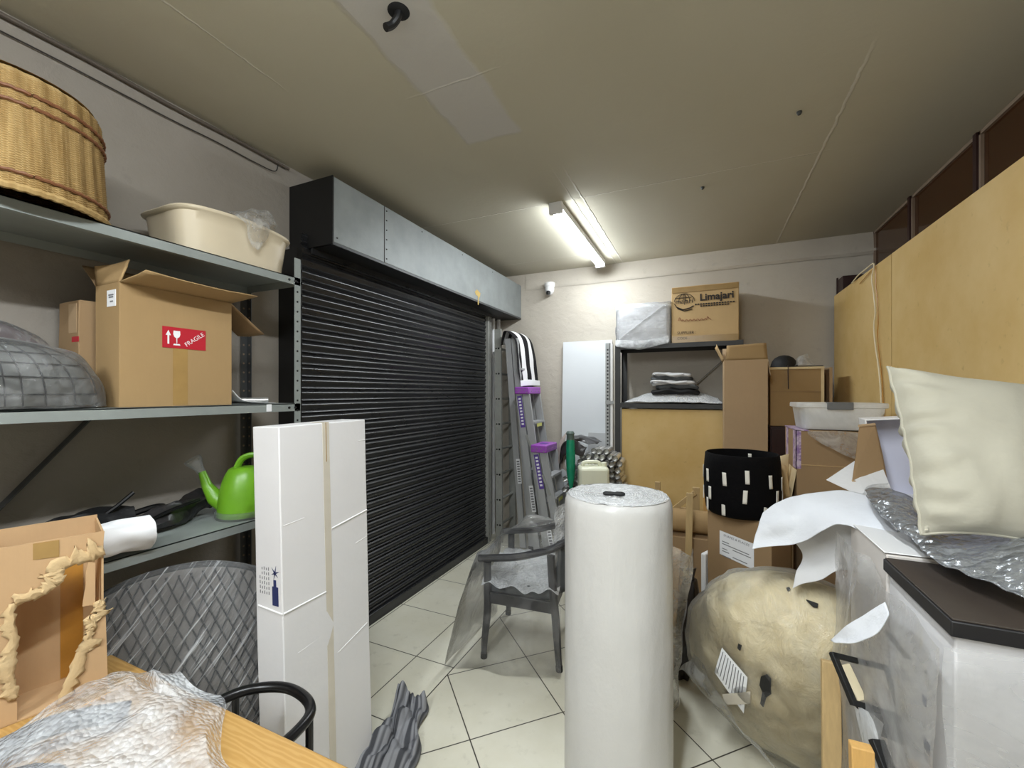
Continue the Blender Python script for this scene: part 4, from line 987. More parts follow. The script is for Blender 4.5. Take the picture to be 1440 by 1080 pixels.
# ================================================================= back shelving unit
bx0, bx1, by0, by1 = -.785, .312, 4.20, 4.60
t = thing('steel_shelving', 'dark steel shelving unit against the back wall', 'shelf', ((bx0+bx1)/2, 4.4, 0))
for z in (2.107, 1.545, .30):
    m = MB(); m.box((bx0, by0, z-.004), (bx1, by1, z)); m.box((bx0, by0-.002, z-.042), (bx1, by0+.001, z)); m.box((bx0, by1-.003, z-.042), (bx1, by1, z)); m.box((bx0, by0, z-.042), (bx0+.003, by1, z)); m.box((bx1-.003, by0, z-.042), (bx1, by1, z))
    m.build('shelf', MT['shelfd'], t, smooth=0)
for k, (x, y, sx, sy) in enumerate(((bx0, by0, 1, 1), (bx1, by0, -1, 1), (bx0, by1, 1, -1), (bx1, by1, -1, -1))):
    m = MB(); m.box((min(x, x+sx*.05), min(y-.004, y), 0), (max(x, x+sx*.05), max(y-.004, y), 2.11)) if sy > 0 else m.box((min(x, x+sx*.05), y, 0), (max(x, x+sx*.05), y+.003, 2.11))
    m.box((min(x, x-sx*.003), min(y, y+sy*.04), 0), (max(x, x-sx*.003), max(y, y+sy*.04), 2.11))
    p = m.build('post', MT['shelfd'], t, smooth=0)
m = MB(); m.bar((-.25, by1-.006, 1.56), (.29, by1-.006, 2.08), .004, .04, (0, 1, 0)); m.build('brace', MT['shelfd'], t, smooth=0)
# pale slotted upright at its left end
u0 = MB(); u0.box((-.872, 4.155, 0), (-.828, 4.158, 2.13)); u0.box((-.831, 4.155, 0), (-.828, 4.19, 2.13)); 
ss = thing('slotted_upright', 'pale slotted steel upright left of the back shelving', 'post', (-.85, 4.17, 0))
u0.build('angle', MT['postl'], ss, smooth=0)
m = MB()
for k in range(60):
    z = .05+k*.034; m.box((-.858, 4.1535, z), (-.842, 4.1552, z+.016))
q = m.build('slots', MT['shelfd'], ss, smooth=0); q['kind'] = 'stuff'
m = MB(); m.box((-.826, 4.16, 0), (-.802, 4.186, 2.12)); tag(m.build('white_batten', MT['white'], smooth=0, bevel=.002), 'white batten between the slotted upright and the back shelving', 'batten')
for z in (1.54, 1.02): 
    m = MB(); m.box((-.872, 4.149, z), (-.79, 4.153, z+.03)); m.build('clamp', MT['postl'], ss, smooth=0)
# hardboard sheet standing inside
m = MB(); m.box((-.725, 4.215, .302), (.255, 4.235, 1.492)); tag(m.build('hardboard', MT['board'], smooth=0, bevel=.002), 'tan hardboard panel standing in the dark back shelving', 'board')
# packed white parcel and printed carton on top
pc = thing('wrapped_parcel', 'white plastic wrapped parcel on top of the back shelving', 'parcel', (-.54, 4.42, 2.108))
MB().soft(.49, .33, .385, 10, .006, 6, 5, Matrix.Translation((-.535, 4.40, 2.108)), .012).build('contents', MT['wrapw'], pc, bevel=.03)
MB().soft(.503, .343, .395, 24, .008, 13, 8, Matrix.Translation((-.535, 4.40, 2.108)), .014).build('plastic_wrap', film('parcel_film', .02, .22, 10, bs=20, stretch=(1, 1, 3)), pc)
m = patch([[(-.78, 4.215, 2.16), (-.6, 4.205, 2.15), (-.45, 4.205, 2.15), (-.3, 4.215, 2.18)], [(-.78, 4.18, 2.10), (-.62, 4.175, 2.085), (-.46, 4.175, 2.08), (-.3, 4.185, 2.12)], [(-.74, 4.185, 2.09), (-.62, 4.18, 2.062), (-.5, 4.18, 2.065), (-.34, 4.19, 2.10)]], 26, 10, .008, 12, 3)
m.build('loose_film', film('parcel_tail', .3, .7, 12, bs=20), pc)
m = MB(); m.bar((-.74, 4.212, 2.18), (-.34, 4.212, 2.47), .003, .012, (0, 1, 0)); m.build('film_fold', MT['wrapw'], pc)
lb = thing('printed_carton', 'brown printed carton beside the white parcel on top of the back shelving', 'box', (0, 4.42, 2.108))
lx0, lx1, lz0, lz1, ly = -.275, .283, 2.108, 2.628, 4.245
MB().soft(lx1-lx0, .33, lz1-lz0, 8, .004, 5, 6, Matrix.Translation(((lx0+lx1)/2, ly+.17, lz0)), .002).build('body', MT['cardl'], lb, bevel=.004)
fy = ly-.0015
text('Limajari', .088, (.105, fy-.0006, 2.515), (1, 0, .02), (-.02, 0, 1), MT['ink'], lb, ext=.0008, bold=.0025)
g = MB()
for i, (w, z) in enumerate(((.33, 2.45), (.24, 2.432))): 
    x = .09-w/2
    while x < .09+w/2-.02: g.box((x, fy-.001, z), (x+.016, fy+.003, z+.011)); x += .022
q = g.build('small_print', MT['ink'], lb, smooth=0); q['kind'] = 'stuff'
g = MB(); C = V((-.165, fy-.0005, 2.49))
for k in range(3): g.tube([C+V((cos(a)*.085*(1, .55, .12)[k], 0, sin(a)*.072)) for a in [i*pi/15 for i in range(0, 16)]], .0026, 5)
g.tube([C+V((cos(a)*.085, 0, sin(a)*.072)) for a in [pi+.2+i*.18 for i in range(4)]], .0026, 5)
g.tube([C+V((-.08, 0, .035)), C+V((.075, 0, .035))], .0026, 5); g.tube([C+V((-.07, 0, -.045)), C+V((-.01, 0, -.075)), C+V((.05, 0, -.062)), C+V((.08, 0, -.045))], .005, 6)
g.tube([C+V((-.06, 0, -.06)), C+V((0, 0, -.088)), C+V((.07, 0, -.075))], .004, 6); g.build('globe_emblem', MT['ink'], lb)
text('majari', .062, (-.165, fy-.0008, 2.492), (1, 0, 0), (0, 0, 1), MT['ink'], lb)
random.seed(4)
w = [(-.215+i*.0095, fy-.0008, 2.315+(.02 if i in (1, 2) else 0)+.009*sin(i*1.9)+(.03 if i == 26 else 0)) for i in range(30)]
MB().tube(path(w, 120), .0022, 5).build('pen_scribble', MT['inkred'], lb)
text('SUPPLIER :', .036, (-.225, fy-.0006, 2.20), (1, 0, 0), (0, 0, 1), MT['ink'], lb, align='LEFT'); text('CODE :', .032, (-.225, fy-.0006, 2.15), (1, 0, 0), (0, 0, 1), MT['ink'], lb, align='LEFT')
m = MB(); m.box((-.27, fy-.001, 2.112), (.278, fy+.003, 2.17)); m.box((-.27, fy-.001, 2.575), (.278, fy+.003, 2.622)); m.build('tape', MT['tape'], lb, smooth=0)
# folded fabrics on the middle shelf
m = patch([[(-.70, 4.215, 1.552), (-.45, 4.19, 1.56), (-.1, 4.19, 1.56), (.16, 4.2, 1.552)], [(-.62, 4.35, 1.60), (-.4, 4.35, 1.66), (-.1, 4.35, 1.66), (.12, 4.35, 1.6)], [(-.66, 4.55, 1.552), (-.4, 4.55, 1.57), (-.1, 4.55, 1.57), (.15, 4.55, 1.552)]], 30, 20, .012, 9, 4)
tag(m.build('plastic_bag', MT['bubblew'], solid=.002), 'white plastic bag under the folded fabrics on the back shelf', 'bag')
for k, (z, w, x, mat, labl) in enumerate(((1.665, .44, -.25, 'blackp', 'lowest of the folded fabrics on the back shelf, black'), (1.708, .38, -.23, 'greyf', 'dark grey folded fabric, second from the bottom on the back shelf'), (1.745, .40, -.26, 'foamg', 'pale folded fabric in the middle of the pile on the back shelf'), (1.785, .38, -.28, 'greyf', 'grey folded fabric, second from the top on the back shelf'), (1.815, .34, -.27, 'foamg', 'topmost folded fabric on the back shelf, pale grey'))):
    q = thing('folded_fabric', labl, 'fabric', (x, 4.36, z-.02), 'folded fabrics on the back shelf')
    def ff(u, v, k=k, z=z, w=w, x=x):
        th = u*2*pi; a, b = sq(th, .5, .5, 5)
        sx = 1-.06*abs(v-.5)*2
        dz = (v-.5)*.036
        p = V((x+a*w*sx+.012*noise.noise(V((th*1.5, k, 2))), 4.37+b*.30*sx, z+dz+.016*noise.noise(V((a*4+k, b*4, k*2)))-.035*abs(a)**2*(k < 3)-.02*(a > .2)*(a-.2)))
        return p
    m = MB().grid(ff, 60, 6, True); n0 = len(m.v)
    m.f.append(tuple(range(60))[::-1]); m.f.append(tuple(range(360, 420)))
    m.build('layer', MT[mat], q)
    if k in (2, 4):
        m = MB(); m.tube(path([(x-w*.5, 4.30, z), (x-w*.45, 4.215, z+.012), (x-w*.2, 4.205, z+.008), (x, 4.205, z-.006), (x+w*.3, 4.205, z+.004)], 20), .012, 8); m.build('fold_edge', MT['foamg'], q)

# tall open carton in front of its right end
tb = thing('tall_carton', 'tall open brown carton standing in front of the back shelving', 'box', (.30, 4.0, 0))
x0, x1, y0, y1, z1 = .150, .456, 3.85, 4.14, 1.91; e = .005
m = MB(); m.box((x0, y0, 0), (x1, y0+e, z1)); m.box((x0, y1-e, 0), (x1, y1, z1)); m.box((x0, y0+e, 0), (x0+e, y1-e, z1)); m.box((x1-e, y0+e, 0), (x1, y1-e, z1)); m.box((x0+e, y0+e, 0), (x1-e, y1-e, e))
m.build('body', MT['cardk'], tb, smooth=0, bevel=.002)
flap(tb, [(x0+.01, y0+.002, z1), (x1, y0+.002, z1), (x1-.008, y0+.03, z1+.13), (x0+.02, y0+.02, z1+.12)], MT['card'], seed=3)
flap(tb, [(x0, y0, z1), (x0, y1, z1), (x0-.06, y1, z1+.13), (x0-.055, y0-.01, z1+.13)], MT['cardl'], seed=4)
flap(tb, [(x0, y1, z1), (x1, y1, z1), (x1, y1+.04, z1+.12), (x0, y1+.04, z1+.12)], MT['cardk'], seed=6)
flap(tb, [(x1, y0, z1), (x1, y1, z1), (x1+.02, y1, z1-.13), (x1+.02, y0, z1-.13)], MT['cardk'], seed=7)

# dark cabinet, carton on it, black cap on top
cab = thing('dark_cabinet', 'dark brown cabinet in the back right corner below a carton', 'cabinet', (.70, 4.3, 0))
m = MB(); m.box((.49, 4.02, 0), (.96, 4.6, 1.375)); m.build('body', MT['maroon'], cab, bevel=.004)
m = MB(); m.box((.50, 4.008, .06), (.95, 4.019, 1.36)); dd = m.build('door', MT['maroon'], cab, bevel=.003); m = MB(); m.tube([(.9, 4.0, .8), (.9, 4.0, .92)], .008, 8); m.build('handle', MT['post'], dd)
kb = thing('cardboard_box', 'brown box behind the tall open carton, black strap hanging over it', 'box', (.68, 4.3, 1.376))
MB().soft(.35, .34, .475, 7, .003, 5, 2, Matrix.Translation((.672, 4.23, 1.377))).build('body', MT['card'], kb, bevel=.003)
m = MB(); m.box((.842, 4.056, 1.385), (.862, 4.062, 1.855)); m.box((.49, 4.05, 1.838), (.862, 4.056, 1.856)); lab(m.build('pale_edge', MT['cardin'], kb, smooth=0), 'pale cut edge')
m = MB(); m.box((.497, 4.0555, 1.655), (.842, 4.0595, 1.659)); m.build('seam', MT['cardd'], kb, smooth=0)
m = MB(); m.box((.905, 4.1, 1.376), (.925, 4.4, 1.85)); tag(m.build('side_board', MT['cardk'], smooth=0), 'narrow board on edge right of the strapped brown box', 'board')
hp = onY(1103, 517, 4.15); t = thing('black_helmet', 'black rounded cap on the box in the back right corner', 'cap', (hp.x, 4.17, 1.857))
m = MB().lathe([(.098, 0), (.096, .02), (.088, .05), (.066, .08), (.035, .098), (.001, .104)], (hp.x, 4.17, 1.857), 28); m.build('dome', MT['blackp'], t)
m = MB(); m.prism([(hp.x-.12, 4.1, 1.858), (hp.x+.25, 4.07, 1.858), (hp.x+.25, 4.25, 1.858), (hp.x-.12, 4.25, 1.858)], (0, 0, .006)); m.build('brim', MT['blackp'], t)
m = MB(); m.bar((hp.x+.01, 4.05, 1.87), (hp.x+.012, 4.045, 1.68), .004, .02, (0, 1, 0)); m.build('strap', MT['maroon'], t)
m = patch([[(hp.x+.05, 4.14, 1.87), (hp.x+.1, 4.13, 1.94), (hp.x+.16, 4.14, 1.965)], [(hp.x+.07, 4.08, 1.868), (hp.x+.12, 4.08, 1.90), (hp.x+.18, 4.1, 1.90)], [(hp.x+.09, 4.06, 1.867), (hp.x+.14, 4.06, 1.872), (hp.x+.2, 4.07, 1.868)]], 16, 16, .01, 18, 3)
tag(m.build('plastic_scrap', film('cap_film', .3, .6, 14)), 'scrap of clear plastic beside the black cap', 'plastic')

# dark wardrobe and the two big hardboard sheets on the right
wd = thing('dark_wardrobe', 'dark maroon wardrobe in the right back corner behind the boards', 'wardrobe', (1.22, 4.54, 0))
m = MB(); m.box((1.075, 4.45, 0), (1.335, 4.62, 2.64)); m.build('body', MT['maroon'], wd, bevel=.003)
m = MB(); m.box((1.07, 4.60, 0), (1.08, 4.625, 2.66)); m.build('side_trim', MT['maroon'], wd, smooth=0)
for (y0, y1), labl in (((3.332, 4.58), 'far tan hardboard sheet standing along the right side, with the hanging wire'), ((1.95, 3.320), 'near tan hardboard sheet standing along the right side, behind the cushion')):
    m = MB(); m.box((1.045, y0, 0), (1.063, y1, 2.497)); tag(m.build('hardboard_sheet', MT['board'], smooth=0, bevel=.001), labl, 'board', 'tan hardboard sheets')
for k, dx in ((0, 0), (1, .028)):
    pts = [onX(u, v, 1.03) for u, v in ((1198, 398), (1206, 388), (1218, 378), (1229, 371), (1226, 392), (1229, 415), (1231, 440), (1229, 458), (1231, 485), (1236, 520), (1239, 560), (1242, 640))]
    if k: pts = [onX(u+5, v+4, 1.036) for u, v in ((1204, 395), (1220, 377), (1226, 372), (1227, 400), (1229, 420), (1230, 450), (1229, 470), (1232, 500), (1236, 540), (1240, 640))]
    t = MB().tube(path(pts, 60), .0045 if not k else .003, 6)
    tag(t.build('hanging_wire', MT['creamw'] if not k else MT['tapeo']), ['pale twisted wire hanging down the far hardboard sheet', 'thin brown wire beside the pale wire on the far hardboard sheet'][k], 'wire')
# ================================================================= centre: bubble wrap roll, cutter, chair
RC = V((-.324, 1.773, 0)); RR, RH = .2145, 1.238
t = thing('bubble_wrap_roll', 'big white roll of bubble wrap standing in the middle of the floor', 'roll', RC)
m = MB().lathe([(RR-.035, .002), (RR-.004, .03), (RR, .10)]+[(RR, .1+i*.0355) for i in range(1, 30)]+[(RR, RH-.05), (RR-.002, RH-.03), (RR-.008, RH-.012), (RR-.02, RH-.002)], RC, 96, f=lambda a, z, r: .0035*noise.noise(V((cos(a)*2, sin(a)*2, z*1.4)))+.0012*noise.noise(V((cos(a)*9, sin(a)*9, z*3))), cap1=False)
m.build('roll', MT['roll'], t, smooth=60)
m = MB(); pr = []
def topf(u, v):
    a = u*2*pi; r = .002+(RR-.017)*v
    return RC+V((r*cos(a), r*sin(a), RH-.003+.006*noise.noise(V((r*60, a*4, 1)))+.004*noise.noise(V((cos(a)*r*70, sin(a)*r*70, 4)))-.012*math.exp(-(r/.035)**2)))
m.grid(topf, 96, 40, True); m.build('roll_end', MT['rolltop'], t, smooth=60)
kp = V((RC.x-.045, RC.y-.06, RH+.008)); kd = V((CY*.92, SY*.92-.2, 0)).normalized(); ks = V((-kd.y, kd.x, 0))
t = thing('cutter_knife', 'black handled cutter lying on top of the bubble wrap roll', 'knife', kp)
m = MB(); pf = [(0, .0045), (.01, .009), (.03, .0085), (.045, .007), (.055, .0095), (.075, .009), (.086, .005)]
m.tube([kp+kd*a for a, r in pf], [r for a, r in pf], 10, flat=1.1); m.build('handle', MT['foot'], t)
m = MB(); m.bar(kp-kd*.075, kp+kd*.002, .004, .0016); m.build('blade', MT['chrome'], t)

# armchair
fA = V((-1.237, 2.353, 0)); fB = V((-.796, 2.418, 0)); fx = (fB-fA).normalized(); fn = V((-fx.y, fx.x, 0)); CW = .54
t = thing('armchair', 'dark wooden armchair packed in a clear plastic bag behind the bubble wrap roll', 'chair', (fA+fB)/2+fn*CW/2)
def L(s, w, z): return fA+fx*s+fn*w+V((0, 0, z))
for w in (0, CW):
    for s, nm in ((0, 'front'), (.44, 'rear')):
        bend = [(-.012 if s == 0 else .022, .0), (-.006 if s == 0 else .012, .12), (.012 if s == 0 else 0, .30), (.012 if s == 0 else -.015, .45), (.012 if s == 0 else -.03, .60 if s == 0 else .68)]
        m = MB(); pts = path([L(s+a, w, z) for a, z in bend], 14); rr = [.017+.009*min(1, i/6) for i in range(15)]
        m.tube(pts, rr, 8, flat=.85); lg = m.build('leg', MT['chairw'], t, bevel=.001)
        MB().tube([L(s+bend[0][0], w, .0), L(s+bend[0][0]*.9, w, .03)], .021, 10).build('foot_cap', MT['foot'], lg)
    m = MB(); pts = path([L(-.045, w, .615), L(.06, w, .628), (L(.20, w, .648)), L(.34, w, .69), L(.43, w, .725), L(.50, w+(.07 if w == 0 else -.07), .75)], 24)
    m.tube(pts, [.022]*25, 10, flat=1.15); m.build('arm', MT['chairw'], t)
m = MB(); m.tube(path([L(.45, .02, .735), L(.53, .10, .76), L(.56, CW/2, .775), L(.53, CW-.10, .76), L(.45, CW-.02, .735)], 30), .024, 10); m.build('back_rail', MT['chairw'], t)
m = MB(); m.grid(lambda u, v: L(.43+.11*sin(pi*u)+.02*v, .03+u*(CW-.06), .44+v*.31), 20, 8); m.build('backrest', MT['greyf'], t, solid=.03)
m = MB()
for a, b in (((0, 0), (.43, 0)), ((0, CW), (.43, CW)), ((0, 0), (0, CW)), ((.43, 0), (.43, CW))):
    p, q = L(a[0], a[1], .385), L(b[0], b[1], .37); m.bar(p, q, .024, .07)
m.build('seat_rail', MT['chairw'], t, bevel=.004)
Ms = Matrix(((fx.x, fn.x, 0, 0), (fx.y, fn.y, 0, 0), (0, 0, 1, 0), (0, 0, 0, 1)))
Ms = Matrix.Translation(L(.215, CW/2, .40)) @ Ms
MB().soft(.43, CW-.03, .075, 8, .003, 6, 1, Ms, .01).build('seat', MT['greyf'], t, bevel=.02)
def seatwrap(u, v):
    s, w = -.02+u*.48, -.015+v*(CW*.98); e = min(u, 1-u, v, 1-v)*8; e = min(1, e)
    h = .50+.05*abs(noise.noise(V((u*4, v*5, 3))))+.014*noise.noise(V((u*9, v*9, 8)))
    if v < .2: h -= (.2-v)*.34*(.6+.6*noise.noise(V((u*6, 1, 1))))
    return L(s, w, h)+fn*(-.012 if v < .12 else 0)
m = MB().grid(seatwrap, 40, 40); m.build('seat_bubble_wrap', MT['bubblew'], t)
m = MB().grid(lambda u, v: L(.41+.14*sin(pi*u)+.03*v+.02*noise.noise(V((u*5, v*5, 2))), .0+u*CW, .5+v*(.50-.10*abs(u-.3))), 24, 24); m.build('back_bubble_wrap', MT['bubble'], t)
# the clear bag
bagf = lambda rows, s, am=.016: patch(rows, 34, 30, am, 6, s)
m = bagf([[L(-.05, -.02, .65), L(.10, -.03, .66), L(.28, -.03, .69), L(.47, -.03, .75)], [L(-.09, -.06, .45), L(.08, -.045, .42), L(.28, -.045, .42), L(.48, -.05, .45)], [L(-.13, -.13, .2), L(.06, -.09, .18), L(.26, -.09, .18), L(.48, -.08, .2)], [L(-.20, -.17, .012), L(.0, -.12, .012), L(.24, -.13, .015), L(.48, -.10, .03)]], 3)
k = bagf([[L(-.05, -.02, .65), L(.10, -.03, .665), L(.28, -.03, .70), L(.47, -.03, .75)], [L(-.02, .10, .66), L(.12, .10, .70), L(.27, .10, .74), L(.46, .12, .76)], [L(.0, .26, .68), L(.15, .22, .78), L(.24, .18, .86), L(.45, .3, .78)], [L(-.03, CW, .64), L(.12, CW, .67), L(.28, CW, .70), L(.46, CW, .75)]], 5); m.add(k.v, k.f)
k = bagf([[L(-.05, -.02, .65), L(-.05, .2, .62), L(-.05, .4, .62), L(-.05, CW, .64)], [L(-.14, -.08, .35), L(-.10, .2, .34), L(-.09, .4, .33), L(-.08, CW, .36)], [L(-.20, -.16, .012), L(-.16, .18, .014), L(-.12, .4, .014), L(-.1, CW, .02)]], 7); m.add(k.v, k.f)
m.build('plastic_bag', MT['filmbag'], t)

# wrapped bundle right of the roll
t = thing('wrapped_bundle', 'tan timber bundle in clear plastic just right of the bubble wrap roll', 'bundle', (-.2, 2.42, 0))
m = MB(); m.hexa([(-.30, 2.36, 0), (-.155, 2.36, 0), (-.155, 2.46, 0), (-.30, 2.46, 0)], [(-.34, 2.40, .84), (-.11, 2.40, .80), (-.11, 2.49, .80), (-.34, 2.49, .84)]); m.build('board', MT['cardk'], t, bevel=.003)
m = patch([[(-.38, 2.33, .93), (-.24, 2.32, .96), (-.12, 2.34, .86), (-.045, 2.38, .80)], [(-.37, 2.31, .6), (-.24, 2.30, .6), (-.13, 2.31, .58), (-.07, 2.36, .62)], [(-.35, 2.31, .3), (-.24, 2.30, .3), (-.15, 2.31, .3), (-.11, 2.34, .3)], [(-.34, 2.32, .015), (-.24, 2.31, .012), (-.15, 2.32, .012), (-.13, 2.36, .02)]], 26, 34, .022, 8, 4)
k = patch([[(-.045, 2.38, .80), (-.06, 2.5, .82)], [(-.07, 2.36, .62), (-.08, 2.5, .6)], [(-.11, 2.34, .3), (-.11, 2.48, .3)], [(-.13, 2.36, .02), (-.12, 2.48, .02)]], 8, 26, .02, 8, 4); m.add(k.v, k.f)
m.build('plastic_wrap', film('bundle_film', .10, .5, 9, bs=12), t)

# ================================================================= pot on its box, tube and frames behind
nl, nr_ = V((.02, 2.86, 0)), V((.337, 2.705, 0)); ex = (nr_-nl).normalized(); ey = V((-ex.y, ex.x, 0)); ang = math.degrees(math.atan2(ex.y, ex.x)); bw = (nr_-nl).length
t = thing('white_crate', 'white polystyrene crate under the labelled brown box', 'crate', nl+ex*bw/2+ey*.15)
Mf = Matrix.Translation(nl) @ Matrix.Rotation(radians(ang), 4, 'Z')
m = MB(Mf); m.soft(bw+.06, .32, .375, 6, .002, 6, 1, Matrix.Translation((bw/2-.01, .14, 0))); m.build('tray', MT['carton'], t, bevel=.008)
m = MB(Mf); m.box((-.042, .0, .37), (-.012, .30, .66)); m.build('side_wall', MT['white'], t, bevel=.008)
m = MB(Mf); m.box((-.042, -.02, .375), (bw+.02, .0, .40)); m.build('front_lip', MT['white'], t, bevel=.006)
t = thing('labelled_box', 'brown cardboard box with a white address label under the black pot', 'box', nl+ex*bw/2+ey*.15+V((0, 0, .376)))
m = MB(Mf); m.soft(bw, .30, .555, 8, .002, 5, 4, Matrix.Translation((bw/2, .152, .377))); m.build('body', MT['cardd'], t, bevel=.003)
m = MB(Mf); m.prism([(-.0, -.0005, .93), (bw, -.0005, .93), (bw, .02, .934), (0, .02, .934)], (0, 0, .002)); m.build('top_edge', MT['cardin'], t, smooth=0)
l = MB(Mf); l.prism([(.075, -.0015, .83), (.265, -.0015, .80), (.265, -.0015, .655), (.075, -.0015, .69)], (0, -.0012, 0)); l = l.build('address_label', MT['paper'], t, smooth=0)
g = MB(Mf)
for i, (a, b) in enumerate(((.09, .13), (.09, .24), (.15, .25), (.09, .12), (.09, .13), (.15, .23), (.09, .14))):
    z = .775-i*.014; g.prism([(a, -.0032, z-(a-.075)*.16), (b, -.0032, z-(b-.075)*.16), (b, -.0032, z-.005-(b-.075)*.16), (a, -.0032, z-.005-(a-.075)*.16)], (0, -.0004, 0))
q = g.build('print', MT['grey'], l, smooth=0); q['kind'] = 'stuff'
xd = (ex-V((0, 0, .16))).normalized(); yd = V((ex.x*.16, ex.y*.16, 1)).normalized()
text('SHAPES & PLACES', .0185, Mf @ V((.17, -.0036, .796)), xd, yd, MT['grey'], l)
pc = V((.205, 2.885, .936)); t = thing('black_pot', 'black woven pot with white dashes standing on a brown box', 'pot', pc)
m = MB(); wall = [(.176, 0), (.192, .02), (.203, .10), (.206, .20), (.203, .29), (.196, .35), (.19, .356), (.184, .35), (.19, .28), (.192, .15), (.18, .03)]
pf_ = lambda a, z, r: .004*noise.noise(V((cos(a)*2, sin(a)*2, z*6)))+.0014*sin(z*420)
m.lathe(wall, pc, 64, f=pf_, cap1=True); m.build('body', MT['pot'], t, smooth=60)
random.seed(5)
def dash(a, z, hh=.075, inside=False, til=0):
    m = MB(); R_ = crv([V((r, 0, 0)) for r, zz in wall[1:6]], min(max((z-.02)/.33, 0), 1)).x+.0035
    if inside: R_ = .181
    m.grid(lambda u, v: pc+V((R_*cos(a+(u-.5)*.105+til*(v-.5)), R_*sin(a+(u-.5)*.105+til*(v-.5)), z+(v-.5)*hh)), 4, 6); m.build('white_dash', MT['potw'], t, solid=.003)
ac = math.atan2(-pc.y, -pc.x)
for a, z in ((-58, .225), (-24, .222), (8, .245), (43, .220), (75, .20), (106, .24), (-92, .23), (-52, .125), (-80, .11), (5, .135), (58, .13), (90, .12), (-27, .05), (36, .055), (66, .05), (-64, .05), (100, .05)):
    dash(ac+radians(a), z, til=.12*noise.noise(V((a, z, 0))))
dash(ac+radians(165), .30, .06, True)

ck = thing('cardboard_box', 'brown box lying behind the roll under the cardboard tube', 'box', (-.15, 3.4, 0))
MB().soft(.62, .30, .64, 6, .004, 5, 7, Matrix.Translation((-.13, 3.36, 0))).build('body', MT['cardd'], ck, bevel=.004)
m = MB(); a, b = V((-.62, 3.27, .745)), V((.05, 3.33, .725)); r = .08
ax = (b-a).normalized(); s1 = ax.cross(V((0, 0, 1))).normalized(); s2 = s1.cross(ax)
m.grid(lambda u, v: [a, b, b, a][min(int(v*3+.01), 3)]+(s1*cos(u*2*pi)+s2*sin(u*2*pi))*[r, r, r-.008, r-.008][min(int(v*3+.01), 3)], 36, 3, True)
tag(m.build('cardboard_tube', MT['card'], smooth=50), 'thick cardboard tube lying behind the roll and the black pot', 'tube')
t = thing('timber_chair', 'raw timber chair frame standing behind the cardboard tube', 'frame', (-.1, 3.6, 0))
tag(MB().bar((-.105, 3.08, 0), (-.085, 3.10, .975), .042, .03, (0, 1, 0)).build('timber_batten', MT['timber'], bevel=.002), 'upright timber batten in front of the cardboard tube', 'batten')
MB().bar((-.05, 3.60, 0), (-.055, 3.60, .915), .05, .035, (0, 1, 0)).build('upright', MT['timber'], t, bevel=.002)
MB().bar((-.31, 3.62, 0), (-.34, 3.62, .93), .04, .03, (0, 1, 0)).build('upright', MT['timber'], t, bevel=.002)
MB().bar((-.25, 3.58, .70), (-.06, 3.575, .88), .035, .025, (0, 1, 0)).build('diagonal', MT['timber'], t, bevel=.002)
MB().bar((-.34, 3.64, .72), (-.03, 3.64, .72), .03, .04).build('rail', MT['timber'], t, bevel=.002)
m = MB().soft(.05, .05, .86, 4, .003, 6, 2, Matrix.Translation((.02, 3.72, 0))); tag(m.build('timber_post', MT['timberp'], bevel=.002), 'short timber post right of the timber frame', 'post')
t = thing('black_sack', 'black plastic sack on the floor between the bundle and the white crate', 'sack', (-.10, 2.72, 0))
def sack(u, v):
    a = u*2*pi; prof = [.075, .11, .12, .115, .10, .09, .085, .055]; i = v*7; r = crv([V((p, 0, 0)) for p in prof], v).x*(.92+.28*noise.noise(V((cos(a)*1.8, sin(a)*1.8, v*4))))
    return V((-.115+.04*v+r*cos(a)*.72, 2.70+r*sin(a), .002+v*.56))
m = MB().grid(sack, 40, 24, True); m.f.append(tuple(range(40))[::-1]); m.f.append(tuple(range(40*24, 40*25))); m.build('body', MT['blacks'], t)
m = MB().tube([(-.075, 2.70, .55), (-.07, 2.69, .58), (-.08, 2.70, .62)], [.03, .02, .045], 10); m.build('tied_neck', MT['blacks'], t)

# flaps of small cartons between pot and the taped box
t = thing('open_carton', 'low open carton with pale flaps, between the black pot and the purple taped box', 'box', (.44, 3.05, 0))
m = MB(); x0, x1, y0, y1, z1 = .395, .492, 3.06, 3.32, 1.0; e = .004
m.box((x0, y0, 0), (x1, y0+e, z1)); m.box((x0, y1-e, 0), (x1, y1, z1)); m.box((x0, y0+e, 0), (x0+e, y1-e, z1)); m.box((x1-e, y0+e, 0), (x1, y1-e, z1)); m.build('body', MT['card'], t, smooth=0)
flap(t, [(x0, y0, z1), (x0, y1, z1), (x0-.03, y1, z1+.22), (x0-.02, y0+.01, z1+.20)], MT['cardin'], seed=2); flap(t, [(x0+.01, y0, z1), (x1-.01, y0, z1), (x1-.03, y0+.02, z1+.20), (x0+.02, y0+.04, z1+.22)], MT['cardl'], seed=3); flap(t, [(x1-.05, y0+.06, z1), (x1-.01, y0+.10, z1), (x1, y0+.13, z1+.26), (x1-.05, y0+.10, z1+.25)], MT['cardin'], seed=9)
